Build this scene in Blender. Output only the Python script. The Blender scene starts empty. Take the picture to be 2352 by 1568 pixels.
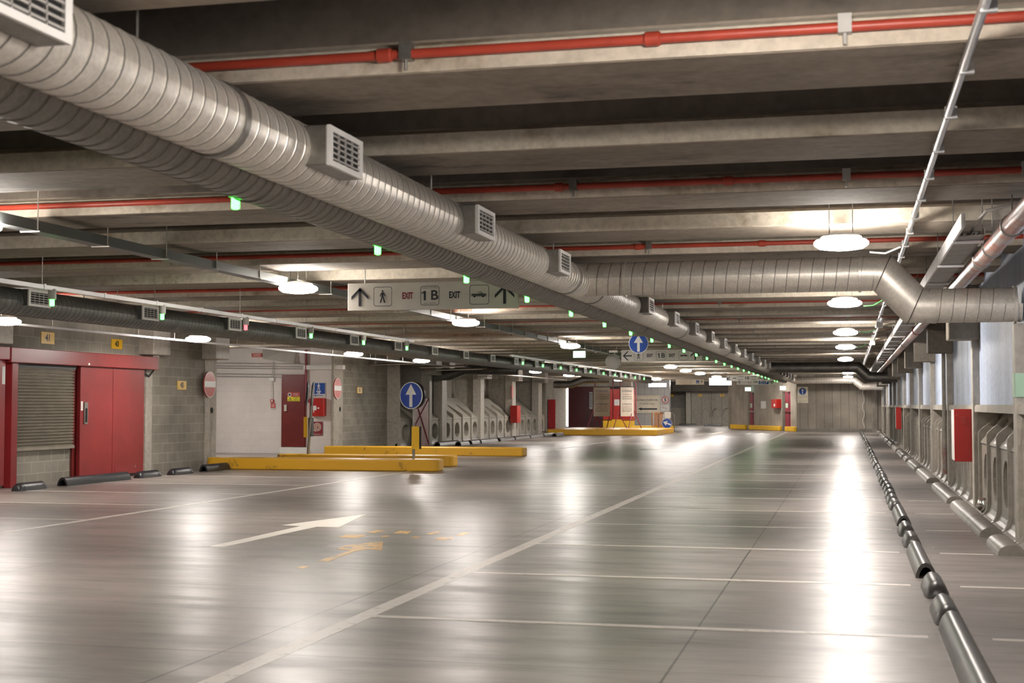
import bpy, bmesh, math, random
from mathutils import Vector, Matrix
random.seed(7)
S = bpy.context.scene
COL = S.collection
PI = math.pi
# ------------------------------------------------------------------ camera
F = 3200.0
H = 1.4
PITCH = math.atan(146 / F)
YAW = math.atan(774 * math.cos(PITCH) / F)
cd = bpy.data.cameras.new('camera'); cam = bpy.data.objects.new('camera', cd); COL.objects.link(cam)
cd.sensor_width = 36; cd.lens = 36 * F / 2352; cd.clip_end = 300
cam.location = (0, 0, H)
cam.rotation_euler = (PI / 2 + PITCH, 0, YAW)
cd.dof.use_dof = True; cd.dof.focus_distance = 24; cd.dof.aperture_fstop = 4.5
S.camera = cam
_R = Matrix.Rotation(YAW, 3, 'Z') @ Matrix.Rotation(PI / 2 + PITCH, 3, 'X')
def ray(u, v): return _R @ Vector(((u - 1176) / F, -(v - 784) / F, -1))
def at_y(u, v, Y): r = ray(u, v); return Vector((0, 0, H)) + r * (Y / r.y)
def at_x(u, v, X): r = ray(u, v); return Vector((0, 0, H)) + r * (X / r.x)
def at_z(u, v, Z=0.0): r = ray(u, v); return Vector((0, 0, H)) + r * ((Z - H) / r.z)
# ------------------------------------------------------------------ world, exposure
S.view_settings.view_transform = 'Standard'; S.view_settings.look = 'None'
S.view_settings.exposure = 1.4; S.view_settings.gamma = 1.0; S.view_settings.use_curve_mapping = False
W = bpy.data.worlds.new('world'); S.world = W; W.use_nodes = True
W.node_tree.nodes['Background'].inputs[0].default_value = (.5, .5, .55, 1)
W.node_tree.nodes['Background'].inputs[1].default_value = 0.012
LAMP = 70.0       # emission strength of the ceiling lamps
# ------------------------------------------------------------------ materials
def _new(name):
    m = bpy.data.materials.new(name); m.use_nodes = True
    nt = m.node_tree; return m, nt, nt.nodes['Principled BSDF']
def N(nt, t, **k):
    n = nt.nodes.new(t)
    for a, b in k.items():
        if a.startswith('i_'): n.inputs[a[2:].replace('_', ' ')].default_value = b
        else: setattr(n, a, b)
    return n
def L(nt, a, b): nt.links.new(a, b)
def ramp(nt, src, stops):
    r = N(nt, 'ShaderNodeValToRGB'); e = r.color_ramp.elements
    while len(e) < len(stops): e.new(.5)
    for i, (p, c) in enumerate(stops):
        e[i].position = p; e[i].color = (*c, 1) if len(c) == 3 else c
    L(nt, src, r.inputs[0]); return r
def pos(nt, scale=(1, 1, 1)):
    g = N(nt, 'ShaderNodeNewGeometry'); m = N(nt, 'ShaderNodeMapping'); m.inputs['Scale'].default_value = scale
    L(nt, g.outputs['Position'], m.inputs['Vector']); return m.outputs[0]
def noise(nt, vec, sc, det=5, rough=.6):
    n = N(nt, 'ShaderNodeTexNoise'); n.inputs['Scale'].default_value = sc; n.inputs['Detail'].default_value = det
    n.inputs['Roughness'].default_value = rough; L(nt, vec, n.inputs['Vector']); return n.outputs[0]
def mix(nt, f, a, b, mode='MIX'):
    m = N(nt, 'ShaderNodeMix', data_type='RGBA', blend_type=mode)
    for s, x in ((0, f), (6, a), (7, b)):
        if hasattr(x, 'links'): L(nt, x, m.inputs[s])
        elif s == 0: m.inputs[0].default_value = x
        else: m.inputs[s].default_value = (*x, 1)
    return m.outputs[2]
def bump(nt, b, src, dist=.01, st=.5):
    n = N(nt, 'ShaderNodeBump'); n.inputs['Strength'].default_value = st; n.inputs['Distance'].default_value = dist
    L(nt, src, n.inputs['Height']); L(nt, n.outputs[0], b.inputs['Normal'])
def plain(name, c, rough=.5, metal=0, emit=None, var=0.0, vs=3.0):
    m, nt, b = _new(name)
    b.inputs['Base Color'].default_value = (*c, 1); b.inputs['Roughness'].default_value = rough; b.inputs['Metallic'].default_value = metal
    if emit is not None:
        b.inputs['Emission Color'].default_value = (*c, 1); b.inputs['Emission Strength'].default_value = emit
    else:
        n = noise(nt, pos(nt), vs); d = tuple(x * (1 - max(var, .08)) for x in c); e = tuple(min(1, x * (1 + max(var, .08))) for x in c)
        r = ramp(nt, n, [(.3, d), (.7, e)]); L(nt, r.outputs[0], b.inputs['Base Color'])
    return m
def concrete(name, c1, c2, c3, sc=1.2, stretch=(1, 1, 1), rough=.75, stain=.55, bmp=.004):
    m, nt, b = _new(name)
    n1 = noise(nt, pos(nt, stretch), sc, 6); n2 = noise(nt, pos(nt), sc * 9, 4); n3 = noise(nt, pos(nt, (stretch[0] * .6, stretch[1] * .6, stretch[2] * .4)), sc * 1.7, 5, .7)
    a = ramp(nt, n1, [(.3, c1), (.7, c2)]).outputs[0]
    k = ramp(nt, n3, [(stain, (0, 0, 0)), (stain + .14, (1, 1, 1))]).outputs[0]
    a = mix(nt, k, a, c3)
    f = ramp(nt, n2, [(.35, (.8, .8, .8)), (.6, (1, 1, 1))]).outputs[0]
    a = mix(nt, 1.0, a, f, 'MULTIPLY')
    L(nt, a, b.inputs['Base Color']); b.inputs['Roughness'].default_value = rough
    bump(nt, b, n2, bmp, .5); return m
def blocks(name, c1, c2, mortar, axis='Y', bw=.4, bh=.2, off=.5, ms=.008, rough=.8, streak=True, bst=.6):
    m, nt, b = _new(name)
    g = N(nt, 'ShaderNodeNewGeometry'); sp = N(nt, 'ShaderNodeSeparateXYZ'); L(nt, g.outputs['Position'], sp.inputs[0])
    cb = N(nt, 'ShaderNodeCombineXYZ'); L(nt, sp.outputs[axis], cb.inputs[0]); L(nt, sp.outputs['Z'], cb.inputs[1])
    t = N(nt, 'ShaderNodeTexBrick'); t.offset = off; t.inputs['Scale'].default_value = 1; t.inputs['Mortar Size'].default_value = ms
    t.inputs['Brick Width'].default_value = bw; t.inputs['Row Height'].default_value = bh; t.inputs['Bias'].default_value = 0
    for s, c in (('Color1', c1), ('Color2', c2), ('Mortar', mortar)): t.inputs[s].default_value = (*c, 1)
    L(nt, cb.outputs[0], t.inputs['Vector'])
    n = noise(nt, pos(nt), .9, 6); f = ramp(nt, n, [(.3, (.62, .62, .62)), (.65, (1, 1, 1))]).outputs[0]
    n2 = noise(nt, pos(nt), 25, 3)
    a = mix(nt, 1.0 if streak else .4, t.outputs['Color'], f, 'MULTIPLY')
    L(nt, a, b.inputs['Base Color']); b.inputs['Roughness'].default_value = rough
    inv = N(nt, 'ShaderNodeMath', operation='MULTIPLY_ADD'); L(nt, t.outputs['Fac'], inv.inputs[0]); inv.inputs[1].default_value = -1; L(nt, n2, inv.inputs[2])
    bump(nt, b, inv.outputs[0], .006, bst); return m
def floor_mat():
    m, nt, b = _new('polished_concrete')
    p = pos(nt)
    n1 = noise(nt, p, .35, 7, .65); n2 = noise(nt, pos(nt, (.5, 2.2, 1)), 1.3, 6, .7); n3 = noise(nt, p, 30, 3)
    a = ramp(nt, n1, [(.3, (.20, .173, .155)), (.7, (.345, .305, .277))]).outputs[0]
    f = ramp(nt, n2, [(.34, (.66, .65, .64)), (.56, (1, 1, 1))]).outputs[0]
    a = mix(nt, 1.0, a, f, 'MULTIPLY')
    g = N(nt, 'ShaderNodeNewGeometry'); sp = N(nt, 'ShaderNodeSeparateXYZ'); L(nt, g.outputs['Position'], sp.inputs[0])
    # saw-cut joints of the slab
    def joint(out, off, period, w):
        a1 = N(nt, 'ShaderNodeMath', operation='SUBTRACT'); L(nt, sp.outputs[out], a1.inputs[0]); a1.inputs[1].default_value = off - period / 2
        a2 = N(nt, 'ShaderNodeMath', operation='PINGPONG'); L(nt, a1.outputs[0], a2.inputs[0]); a2.inputs[1].default_value = period / 2
        a3 = N(nt, 'ShaderNodeMath', operation='GREATER_THAN'); L(nt, a2.outputs[0], a3.inputs[0]); a3.inputs[1].default_value = period / 2 - w
        return a3.outputs[0]
    for o, off, per, w in (('X', -3.48, 40, .007), ('X', -.94, 40, .007), ('X', -6.9, 40, .005), ('Y', 7.38, 5.2, .006)):
        j = joint(o, off, per, w); a = mix(nt, j, a, (.07, .06, .055))
    L(nt, a, b.inputs['Base Color'])
    r = ramp(nt, n2, [(.3, (.42, .42, .42)), (.7, (.29, .29, .29))]).outputs[0]; L(nt, r, b.inputs['Roughness'])
    b.inputs['Specular IOR Level'].default_value = .6
    ww = noise(nt, pos(nt, (.35, 1.6, 1)), 3.2, 3, .5)
    n3 = noise(nt, pos(nt, (.7, 5, 1)), 2.2, 4, .6)
    s = N(nt, 'ShaderNodeMath', operation='MULTIPLY_ADD'); L(nt, n3, s.inputs[0]); s.inputs[1].default_value = .45; L(nt, ww, s.inputs[2])
    bump(nt, b, s.outputs[0], .006, .35); return m
def worn(name, c, wear=.5, rough=.45, soft=.06, sc=6, under=(.25, .22, .2)):
    m, nt, b = _new(name)
    n = noise(nt, pos(nt), sc, 7, .75)
    k = ramp(nt, n, [(wear, (0, 0, 0)), (wear + soft, (1, 1, 1))]).outputs[0]
    L(nt, mix(nt, k, c, under), b.inputs['Base Color']); b.inputs['Roughness'].default_value = rough; return m
def metal(name, c, rough=.38, met=.85, dirt=.35):
    m, nt, b = _new(name)
    n = noise(nt, pos(nt), 5, 6, .7); n2 = noise(nt, pos(nt), 45, 2)
    a = ramp(nt, n, [(.3, tuple(x * (1 - dirt) for x in c)), (.65, c)]).outputs[0]
    sp = ramp(nt, n2, [(.35, (.86, .86, .86)), (.65, (1, 1, 1))]).outputs[0]
    L(nt, mix(nt, 1.0, a, sp, 'MULTIPLY'), b.inputs['Base Color']); b.inputs['Metallic'].default_value = met
    b.inputs['Roughness'].default_value = rough; bump(nt, b, n2, .001, .3); return m
M = dict(
 floor=floor_mat(),
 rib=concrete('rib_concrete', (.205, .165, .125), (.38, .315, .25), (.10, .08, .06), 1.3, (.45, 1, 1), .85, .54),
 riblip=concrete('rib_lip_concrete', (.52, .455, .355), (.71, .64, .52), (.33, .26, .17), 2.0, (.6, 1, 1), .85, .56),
 slab=concrete('slab_concrete', (.10, .085, .07), (.15, .13, .11), (.07, .06, .05), .8, (.5, 1, 1), .9, .6),  # tone lowered to deepen the shade between the ribs
 panel=concrete('panel_concrete', (.36, .33, .28), (.47, .43, .37), (.24, .21, .17), 1.0, (1, 1, .35), .7, .6),
 gloss=concrete('sealed_concrete', (.32, .29, .245), (.43, .39, .335), (.22, .19, .155), 1.3, (1, 1, .35), .36, .62, .003),
 foot=concrete('kerb_concrete', (.22, .20, .175), (.30, .275, .24), (.15, .13, .11), 1.8, (1, 1, 1), .4, .58),
 pillar=concrete('pillar_concrete', (.42, .38, .33), (.55, .51, .44), (.32, .26, .2), 1.2, (1, 1, .3), .55, .6),
 blue=concrete('bluish_whitewash', (.48, .57, .76), (.70, .79, .97), (.24, .28, .38), 1.7, (1, 1, .3), .55, .6),
 farc=blocks('board_marked_concrete', (.40, .355, .295), (.34, .30, .25), (.19, .165, .14), 'X', .42, 3.4, 0, .012),
 farc2=blocks('fine_board_marked_concrete', (.44, .39, .32), (.38, .34, .28), (.25, .22, .18), 'Y', .16, 3.4, 0, .008),
 block=blocks('grey_blockwork', (.36, .325, .275), (.285, .26, .215), (.45, .41, .35), 'Y', .42, .2, .5, .009),
 blockx=blocks('grey_blockwork_across', (.33, .30, .255), (.27, .245, .205), (.40, .365, .315), 'X', .42, .2, .5, .009),
 white=blocks('white_blockwork', (.80, .74, .70), (.78, .72, .68), (.73, .675, .635), 'X', .42, .2, .5, .006, .7, False, .35),
 clad=blocks('pale_cladding', (.60, .60, .58), (.57, .57, .55), (.30, .30, .29), 'X', .42, 4, 0, .012, .4, False),
 yellow=worn('yellow_kerb_paint', (.78, .42, .025), .575, .38, .12, 2.4, (.22, .12, .03)),
 yplate=plain('yellow_plate', (.85, .50, .02), .4),
 wline=worn('white_floor_paint', (.68, .62, .56), .55, .4, .12, 9, (.34, .30, .26)),
 wline2=worn('clean_white_floor_paint', (.72, .67, .60), .68, .4, .1, 9, (.34, .30, .26)),
 yline=worn('faded_yellow_floor_paint', (.72, .42, .12), .53, .4, .05, 7, (.27, .235, .205)),
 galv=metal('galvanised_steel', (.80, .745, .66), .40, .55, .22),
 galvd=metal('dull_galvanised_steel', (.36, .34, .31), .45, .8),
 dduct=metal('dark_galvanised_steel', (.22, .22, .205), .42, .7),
 seam=plain('duct_seam', (.13, .12, .105), .6, .5),
 tray=plain('grey_tray', (.17, .18, .175), .45, .4),
 wconduit=plain('white_conduit', (.78, .76, .75), .4),
 gconduit=metal('zinc_conduit', (.72, .72, .72), .28, .7, .2),
 redpipe=plain('red_pipe_paint', (.42, .055, .03), .4, var=.2),
 rust=worn('rusty_pipe_steel', (.38, .34, .32), .42, .3, .15, 4, (.36, .11, .06)),
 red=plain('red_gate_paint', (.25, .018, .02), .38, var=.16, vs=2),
 stem=concrete('shade_darkened_stem_concrete', (.115, .095, .075), (.215, .18, .145), (.065, .05, .04), 1.1, (.35, 1, 1), .85, .56),  # darkened so the colour itself carries the recess shade
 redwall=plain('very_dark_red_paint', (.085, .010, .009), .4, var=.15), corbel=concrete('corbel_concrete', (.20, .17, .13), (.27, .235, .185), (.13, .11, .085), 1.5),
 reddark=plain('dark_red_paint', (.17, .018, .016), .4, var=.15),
 redbox=plain('signal_red', (.44, .016, .012), .35),
 maroon=plain('maroon_paint', (.25, .03, .05), .4),
 pinkred=plain('faded_red_board', (.33, .16, .15), .5, var=.2),
 redworn=worn('scraped_red_paint', (.25, .018, .02), .60, .5, .1, 8, (.5, .42, .42)),
 shutter=plain('shutter_slat', (.33, .30, .245), .42, .4, var=.15),
 black=plain('black_rubber', (.022, .022, .025), .38),
 rubber=plain('dusty_black_rubber', (.07, .064, .06), .36, var=.25, vs=8),
 hollow=plain('hollow_dark', (.008, .008, .008), .9),
 dark=plain('dark_grey', (.05, .05, .05), .6),
 ink=plain('black_ink', (.012, .012, .02), .5),
 navy=plain('navy_ink', (.02, .02, .12), .5),
 darkred=plain('red_ink', (.25, .02, .03), .5),
 signw=plain('white_sign_face', (.80, .78, .74), .45),
 signp=plain('pale_sign_face', (.62, .585, .52), .4),
 signc=plain('cream_sign_face', (.88, .80, .64), .4),
 paper=plain('paper', (.75, .73, .70), .7),
 blues=plain('sign_blue', (.010, .07, .38), .35),
 arrow=plain('sign_white', (.80, .80, .78), .4),
 nored=plain('sign_red', (.50, .07, .06), .3),
 ring=plain('ring_red', (.62, .02, .02), .4),
 mirror=plain('mirror_glass', (.85, .85, .86), .06, 1.0),
 chrome=plain('chrome', (.75, .75, .73), .2, 1.0),
 orange=plain('orange_slat', (.75, .27, .05), .5),
 boardgrey=plain('grey_board', (.42, .40, .37), .4),
 greenp=plain('pale_green_sticker', (.45, .65, .48), .5),
 cable=plain('black_cable', (.03, .03, .03), .5), gcable=plain('green_earth_cable', (.12, .5, .14), .5),
 body=plain('sensor_housing', (.45, .43, .40), .5),
 lamp=plain('lamp_diffuser', (1.0, .935, .87), .4, 0, LAMP),
 ledg=plain('green_led', (.028, 1.0, .035), .4, 0, 10), ledr=plain('red_led', (1.0, .03, .035), .4, 0, 5),
 exitg=plain('lit_exit_panel', (.55, 1.0, .80), .4, 0, 2.2), litw=plain('lit_white_panel', (.90, .92, 1.0), .4, 0, 3.5), litb=plain('lit_blue_white_panel', (.62, .66, 1.0), .4, 0, 3),
 tube=plain('lit_gap_glow', (.93, .96, 1.0), .4, 0, 4),  # glow of a gap lit from outside
)
# ------------------------------------------------------------------ mesh helpers
class MB:
    def __init__(s): s.v = []; s.f = []; s.m = []
    def add(s, vs, fs, mi=0):
        o = len(s.v); s.v += [Vector(p) for p in vs]; s.f += [tuple(i + o for i in f) for f in fs]; s.m += [mi] * len(fs); return s
    def box(s, a, b, mi=0, fr=None):
        x0, y0, z0 = [min(a[i], b[i]) for i in range(3)]; x1, y1, z1 = [max(a[i], b[i]) for i in range(3)]
        vs = [(x0, y0, z0), (x1, y0, z0), (x1, y1, z0), (x0, y1, z0), (x0, y0, z1), (x1, y0, z1), (x1, y1, z1), (x0, y1, z1)]
        if fr: vs = [fr(*p) for p in vs]
        return s.add(vs, [(0, 3, 2, 1), (4, 5, 6, 7), (0, 1, 5, 4), (1, 2, 6, 5), (2, 3, 7, 6), (3, 0, 4, 7)], mi)
    def prism(s, pts, vec, mi=0):
        n = len(pts); p = [Vector(q) for q in pts]; q = [a + Vector(vec) for a in p]
        return s.add(p + q, [tuple(range(n))[::-1], tuple(range(n, 2 * n))] + [(i, (i + 1) % n, n + (i + 1) % n, n + i) for i in range(n)], mi)
    def tube(s, pts, r, n=12, mi=0, cap=True):
        pts = [Vector(p) for p in pts]; rings = []; up = None
        for i, p in enumerate(pts):
            d = (pts[min(i + 1, len(pts) - 1)] - pts[max(i - 1, 0)]).normalized()
            if 0 < i < len(pts) - 1:
                a = (pts[i] - pts[i - 1]).normalized(); b = (pts[i + 1] - pts[i]).normalized(); c = max(.4, math.cos(a.angle(b) / 2))
            else: c = 1
            if up is None: up = Vector((0, 0, 1)) if abs(d.z) < .9 else Vector((1, 0, 0))
            e = d.cross(up).normalized(); g = e.cross(d).normalized(); up = g
            bend = None
            if c < 1:
                bend = (b - a).normalized()
            rr = []
            for k in range(n):
                t = 2 * PI * k / n; o = e * math.cos(t) * r + g * math.sin(t) * r
                if bend is not None: o += bend * (o.dot(bend)) * (1 / c - 1)
                rr.append(p + o)
            rings.append(rr)
        vs = [q for rr in rings for q in rr]; fs = []
        for i in range(len(pts) - 1):
            for k in range(n): fs.append((i * n + k, i * n + (k + 1) % n, (i + 1) * n + (k + 1) % n, (i + 1) * n + k))
        if cap: fs += [tuple(range(n))[::-1], tuple(range((len(pts) - 1) * n, len(pts) * n))]
        return s.add(vs, fs, mi)
    def lathe(s, c, prof, n=24, mi=0, axis='Z'):
        c = Vector(c); vs = []; fs = []
        for r, z in prof:
            for k in range(n):
                t = 2 * PI * k / n; a, b = r * math.cos(t), r * math.sin(t)
                vs.append(c + (Vector((a, b, z)) if axis == 'Z' else Vector((a, z, b)) if axis == 'Y' else Vector((z, a, b))))
        for i in range(len(prof) - 1):
            for k in range(n): fs.append((i * n + k, i * n + (k + 1) % n, (i + 1) * n + (k + 1) % n, (i + 1) * n + k))
        fs += [tuple(range(n))[::-1], tuple(range((len(prof) - 1) * n, len(prof) * n))]
        return s.add(vs, fs, mi)
def tz(y): return 3.02 if ((y - 6.36) % 2.09) < .8 else 3.57
ORG = {}
def obj(name, mb, mats, parent=None, bevel=0, smooth=False, seg=2):
    me = bpy.data.meshes.new(name)
    if parent is not None: o0 = ORG[parent.name]
    else:
        xs = [p.x for p in mb.v]; ys = [p.y for p in mb.v]; zs = [p.z for p in mb.v]
        o0 = Vector(((min(xs) + max(xs)) / 2, (min(ys) + max(ys)) / 2, min(zs)))
    me.from_pydata([tuple(p - o0) for p in mb.v], [], mb.f)
    mats = mats if isinstance(mats, (list, tuple)) else [mats]
    for m in mats: me.materials.append(M[m] if isinstance(m, str) else m)
    for p, i in zip(me.polygons, mb.m): p.material_index = i
    if smooth:
        for p in me.polygons: p.use_smooth = True
    bm = bmesh.new(); bm.from_mesh(me); bmesh.ops.recalc_face_normals(bm, faces=bm.faces); bm.to_mesh(me); bm.free()
    o = bpy.data.objects.new(name, me); COL.objects.link(o)
    if parent is not None: o.parent = parent
    else: o.location = o0
    ORG[o.name] = o0
    if smooth:
        try: me.set_sharp_from_angle(angle=math.radians(38))
        except Exception: pass
    if bevel:
        b = o.modifiers.new('bevel', 'BEVEL'); b.width = bevel; b.segments = seg; b.limit_method = 'ANGLE'
    return o
def tag(o, label=None, cat=None, group=None, kind=None):
    if label: o['label'] = label
    if cat: o['category'] = cat
    if group: o['group'] = group
    if kind: o['kind'] = kind
    return o
def thing(name, loc, label, cat, group=None):
    o = bpy.data.objects.new(name, None); COL.objects.link(o); o.location = loc; o.empty_display_size = .1
    ORG[o.name] = Vector(loc); return tag(o, label, cat, group)
def struct(name, mb, mats, **k): return tag(obj(name, mb, mats, **k), kind='structure')
def copy_tree(o, loc, label=None, parent=None):
    c = o.copy(); COL.objects.link(c)
    if parent is None: c.location = loc
    else: c.parent = parent
    if label: c['label'] = label
    for ch in list(o.children): copy_tree(ch, None, None, c)
    return c
ORD = ['first', 'second', 'third', 'fourth', 'fifth', 'sixth', 'seventh', 'eighth', 'ninth', 'tenth', 'eleventh', 'twelfth', 'thirteenth', 'fourteenth', 'fifteenth', 'sixteenth', 'seventeenth', 'eighteenth', 'nineteenth']
TENS = {20: 'twent', 30: 'thirt', 40: 'fort', 50: 'fift'}
def nth(i):
    if i < 19: return ORD[i]
    n = i + 1; t = n // 10 * 10; u = n % 10
    return TENS[t] + ('ieth' if u == 0 else 'y-' + ORD[u - 1])
# ---- flat work on signs: frame = origin, right, up, normal towards the viewer
class FR:
    def __init__(s, o, right, up=(0, 0, 1)):
        s.o = Vector(o); s.r = Vector(right).normalized(); s.u = Vector(up).normalized(); s.n = s.r.cross(s.u)
    def __call__(s, x, y, n=0): return s.o + s.r * x + s.u * y + s.n * n
def fx(o): return FR(o, (1, 0, 0))            # faces the camera (-Y)
def fl(o): return FR(o, (0, 1, 0))            # on the left wall, faces +X
def frr(o): return FR(o, (0, -1, 0))          # on the right wall, faces -X
def poly(mb, fr, pts, n0, n1, mi=0):
    return mb.prism([fr(x, y, n0) for x, y in pts], fr.n * (n1 - n0), mi)
def rectp(x0, y0, x1, y1): return [(x0, y0), (x1, y0), (x1, y1), (x0, y1)]
def disc(cx, cy, r, n=36): return [(cx + r * math.cos(2 * PI * k / n), cy + r * math.sin(2 * PI * k / n)) for k in range(n)]
def rrect(x0, y0, x1, y1, r, n=5):
    out = []
    for cx, cy, a in ((x1 - r, y1 - r, 0), (x0 + r, y1 - r, 90), (x0 + r, y0 + r, 180), (x1 - r, y0 + r, 270)):
        for k in range(n + 1):
            t = math.radians(a + 90 * k / n); out.append((cx + r * math.cos(t), cy + r * math.sin(t)))
    return out
def annulus(mb, fr, outer, inner, n, mi=0):
    k = len(outer); return mb.add([fr(x, y, n) for x, y in outer] + [fr(x, y, n) for x, y in inner], [(i, (i + 1) % k, k + (i + 1) % k, k + i) for i in range(k)], mi)
def text(fr, s, cx, cy, h, mat, parent, n=.006, sx=1.0, bold=0.0, maxw=None, name='lettering'):
    c = bpy.data.curves.new('t', 'FONT'); c.body = s; c.align_x = 'CENTER'; c.align_y = 'CENTER'; c.size = h / .7; c.offset = bold; c.resolution_u = 3
    to = bpy.data.objects.new('t', c); COL.objects.link(to); bpy.context.view_layer.update()
    me = bpy.data.meshes.new_from_object(to.evaluated_get(bpy.context.evaluated_depsgraph_get()))
    bpy.data.objects.remove(to)
    xs = [v.co.x for v in me.vertices]; w = max(xs) - min(xs)
    if maxw and w * sx > maxw: sx = maxw / w
    mb = MB(); mb.add([fr(cx + v.co.x * sx, cy + v.co.y, n) for v in me.vertices], [tuple(p.vertices) for p in me.polygons])
    bpy.data.meshes.remove(me)
    return obj(name, mb, mat, parent)
def arrow_up(w, h, sw, hh, cx=0, cy=0, rot=0):
    p = [(-sw / 2, -h / 2), (sw / 2, -h / 2), (sw / 2, h / 2 - hh), (w / 2, h / 2 - hh), (0, h / 2), (-w / 2, h / 2 - hh), (-sw / 2, h / 2 - hh)]
    c, s = math.cos(rot), math.sin(rot); return [(cx + x * c - y * s, cy + x * s + y * c) for x, y in p]
def arrow_open(mb, fr, cx, cy, w, h, t, rot, n0, n1):
    c, s = math.cos(rot), math.sin(rot)
    def R(p): return [(cx + x * c - y * s, cy + x * s + y * c) for x, y in p]
    for q in ([(-t / 2, -h / 2), (t / 2, -h / 2), (t / 2, h / 2 - t * .6), (-t / 2, h / 2 - t * .6)],
              [(0, h / 2), (-w / 2, h / 2 - w / 2), (-w / 2, h / 2 - w / 2 - t * 1.1), (0, h / 2 - t * 1.3)],
              [(0, h / 2), (w / 2, h / 2 - w / 2), (w / 2, h / 2 - w / 2 - t * 1.1), (0, h / 2 - t * 1.3)]):
        poly(mb, fr, R(q), n0, n1)
def one(g, fr, cx, cy, h, n=.004):
    mb = MB(); t = h * .2
    poly(mb, fr, rectp(cx - t * .1, cy - h / 2, cx + t, cy + h / 2), n, n + .003)
    poly(mb, fr, [(cx - t * 1.3, cy + h * .22), (cx - t * .1, cy + h * .28), (cx + t * .2, cy + h / 2), (cx - t * .1, cy + h / 2), (cx - t * .5, cy + h * .37), (cx - t * 1.3, cy + h * .34)], n, n + .003)
    obj('numeral_one', mb, 'ink', g)
def walker(mb, fr, cx, cy, h, n0, n1):
    k = h / 1.0
    def P(p): poly(mb, fr, [(cx + x * k, cy + y * k) for x, y in p], n0, n1)
    P(disc(0, .42, .075, 14)); P([(-.09, .33), (.09, .33), (.08, -.02), (-.08, -.02)])
    P([(-.08, .33), (-.22, .12), (-.2, -.02), (-.15, -.02), (-.15, .1), (-.06, .2)]); P([(.08, .33), (.2, .16), (.26, .0), (.21, -.02), (.14, .12), (.05, .22)])
    P([(-.08, 0), (.02, 0), (-.12, -.5), (-.24, -.5)]); P([(-.02, 0), (.08, 0), (.24, -.5), (.12, -.5)])
def car(mb, fr, cx, cy, w, n0, n1):
    k = w
    def P(p): poly(mb, fr, [(cx + x * k, cy + y * k) for x, y in p], n0, n1)
    P([(-.5, -.02), (.5, -.02), (.5, .03), (.46, .06), (-.46, .06), (-.5, .03)]); P([(-.46, -.1), (.46, -.1), (.5, -.04), (-.5, -.04)])
    P([(.0, .06), (.28, .06), (.16, .2), (-.08, .2), (-.08, .175), (.13, .175), (.22, .08), (0, .08)])
    P(disc(-.28, -.11, .07, 12)); P(disc(.28, -.11, .07, 12))
# ================================================================== shell
XL, XR = -13.95, 1.62
RB = 3.0                     # underside of the ribs
m = MB().box((-26, -7, -.3), (3.4, 112, 0)); struct('floor', m, 'floor')
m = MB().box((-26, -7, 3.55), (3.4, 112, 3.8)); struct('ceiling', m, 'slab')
PITCHR = 2.09
def rib_mesh(y0, x0, x1):
    mb = MB()
    up = [(y0 + .05, RB + .17), (y0 + .07, 3.56), (y0 + .70, 3.56), (y0 + .80, RB)]
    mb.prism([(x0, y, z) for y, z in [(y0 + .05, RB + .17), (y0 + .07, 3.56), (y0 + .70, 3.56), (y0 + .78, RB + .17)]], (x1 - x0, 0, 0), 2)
    mb.prism([(x0, y, z) for y, z in [(y0 + .02, RB), (y0 + .05, RB + .17), (y0 + .78, RB + .17), (y0 + .80, RB)]], (x1 - x0, 0, 0), 0)
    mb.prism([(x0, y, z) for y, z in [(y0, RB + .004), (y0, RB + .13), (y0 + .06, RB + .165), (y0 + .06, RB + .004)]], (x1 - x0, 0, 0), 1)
    return mb
for i in range(46):
    y0 = 6.36 + PITCHR * (i - 3)
    if y0 > 99: break
    x0 = -14.1
    if 31.5 < y0 + .4 < 38: x0 = -19
    if y0 > 64: x0 = -25
    x1 = 2.3
    nm = nth(i - 2) if i >= 2 else None
    lab = ('%s concrete ceiling rib counted away from the camera' % nm) if nm else 'concrete ceiling rib above and behind the camera'
    if i - 3 == 0: lab = 'nearest wide concrete ceiling rib with a red pipe along its face'
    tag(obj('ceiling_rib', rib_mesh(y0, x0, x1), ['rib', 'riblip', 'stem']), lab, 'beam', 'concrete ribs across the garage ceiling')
# ---- right wall: bluish upper wall, ledge, closing pieces
m = MB().box((1.715, -7, 1.38), (2.1, 78, 3.56)); struct('wall_right', m, 'blue')
m = MB().box((2.35, -7, 0), (2.55, 78, 1.4)); struct('wall_right_back', m, 'panel')
m = MB().box((1.655, -7, 1.33), (2.10, 77, 1.405)).box((1.645, -7, 1.31), (1.67, 77, 1.388)); struct('trim_1', m, 'pillar')
# ---- left walls
Y0L = -7
yR0 = at_x(495, 1000, XL).y          # edge of the recess
m = MB().box((XL - .2, Y0L, 0), (XL, yR0 - .55, 3.0)); struct('wall_left', m, 'block')
m = MB().box((XL - 6, yR0 - .4, 0), (XL - .3, yR0 - .1, 3.5)); struct('wall_left_return', m, 'blockx')
YW = 37.9; XM = XL - .45
xw = at_y(765, 1000, YW).x
m = MB().box((XL - 6, YW, 0), (xw, YW + .25, 3.3)); struct('wall_white', m, 'white')
m = MB().box((xw - .4, YW + .25, 0), (xw, YW + 2.2, 3.3)); struct('wall_white_side', m, 'white')
m = MB().box((XL - 6.2, yR0 - .4, 0), (XL - 6, YW + .3, 3.5)); struct('wall_recess', m, 'block')
yB0 = at_x(785, 1000, XM).y; yB1 = at_x(906, 1000, XM).y
m = MB().box((XM - .3, yB0 - .05, 0), (XM - .01, yB1, 3.0)); struct('wall_left_middle', m, 'block')
m = MB().box((XL - 1.4, yB1, 0), (XL - 1.2, 66.5, 3.56)); struct('wall_left_far', m, 'panel')
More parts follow.
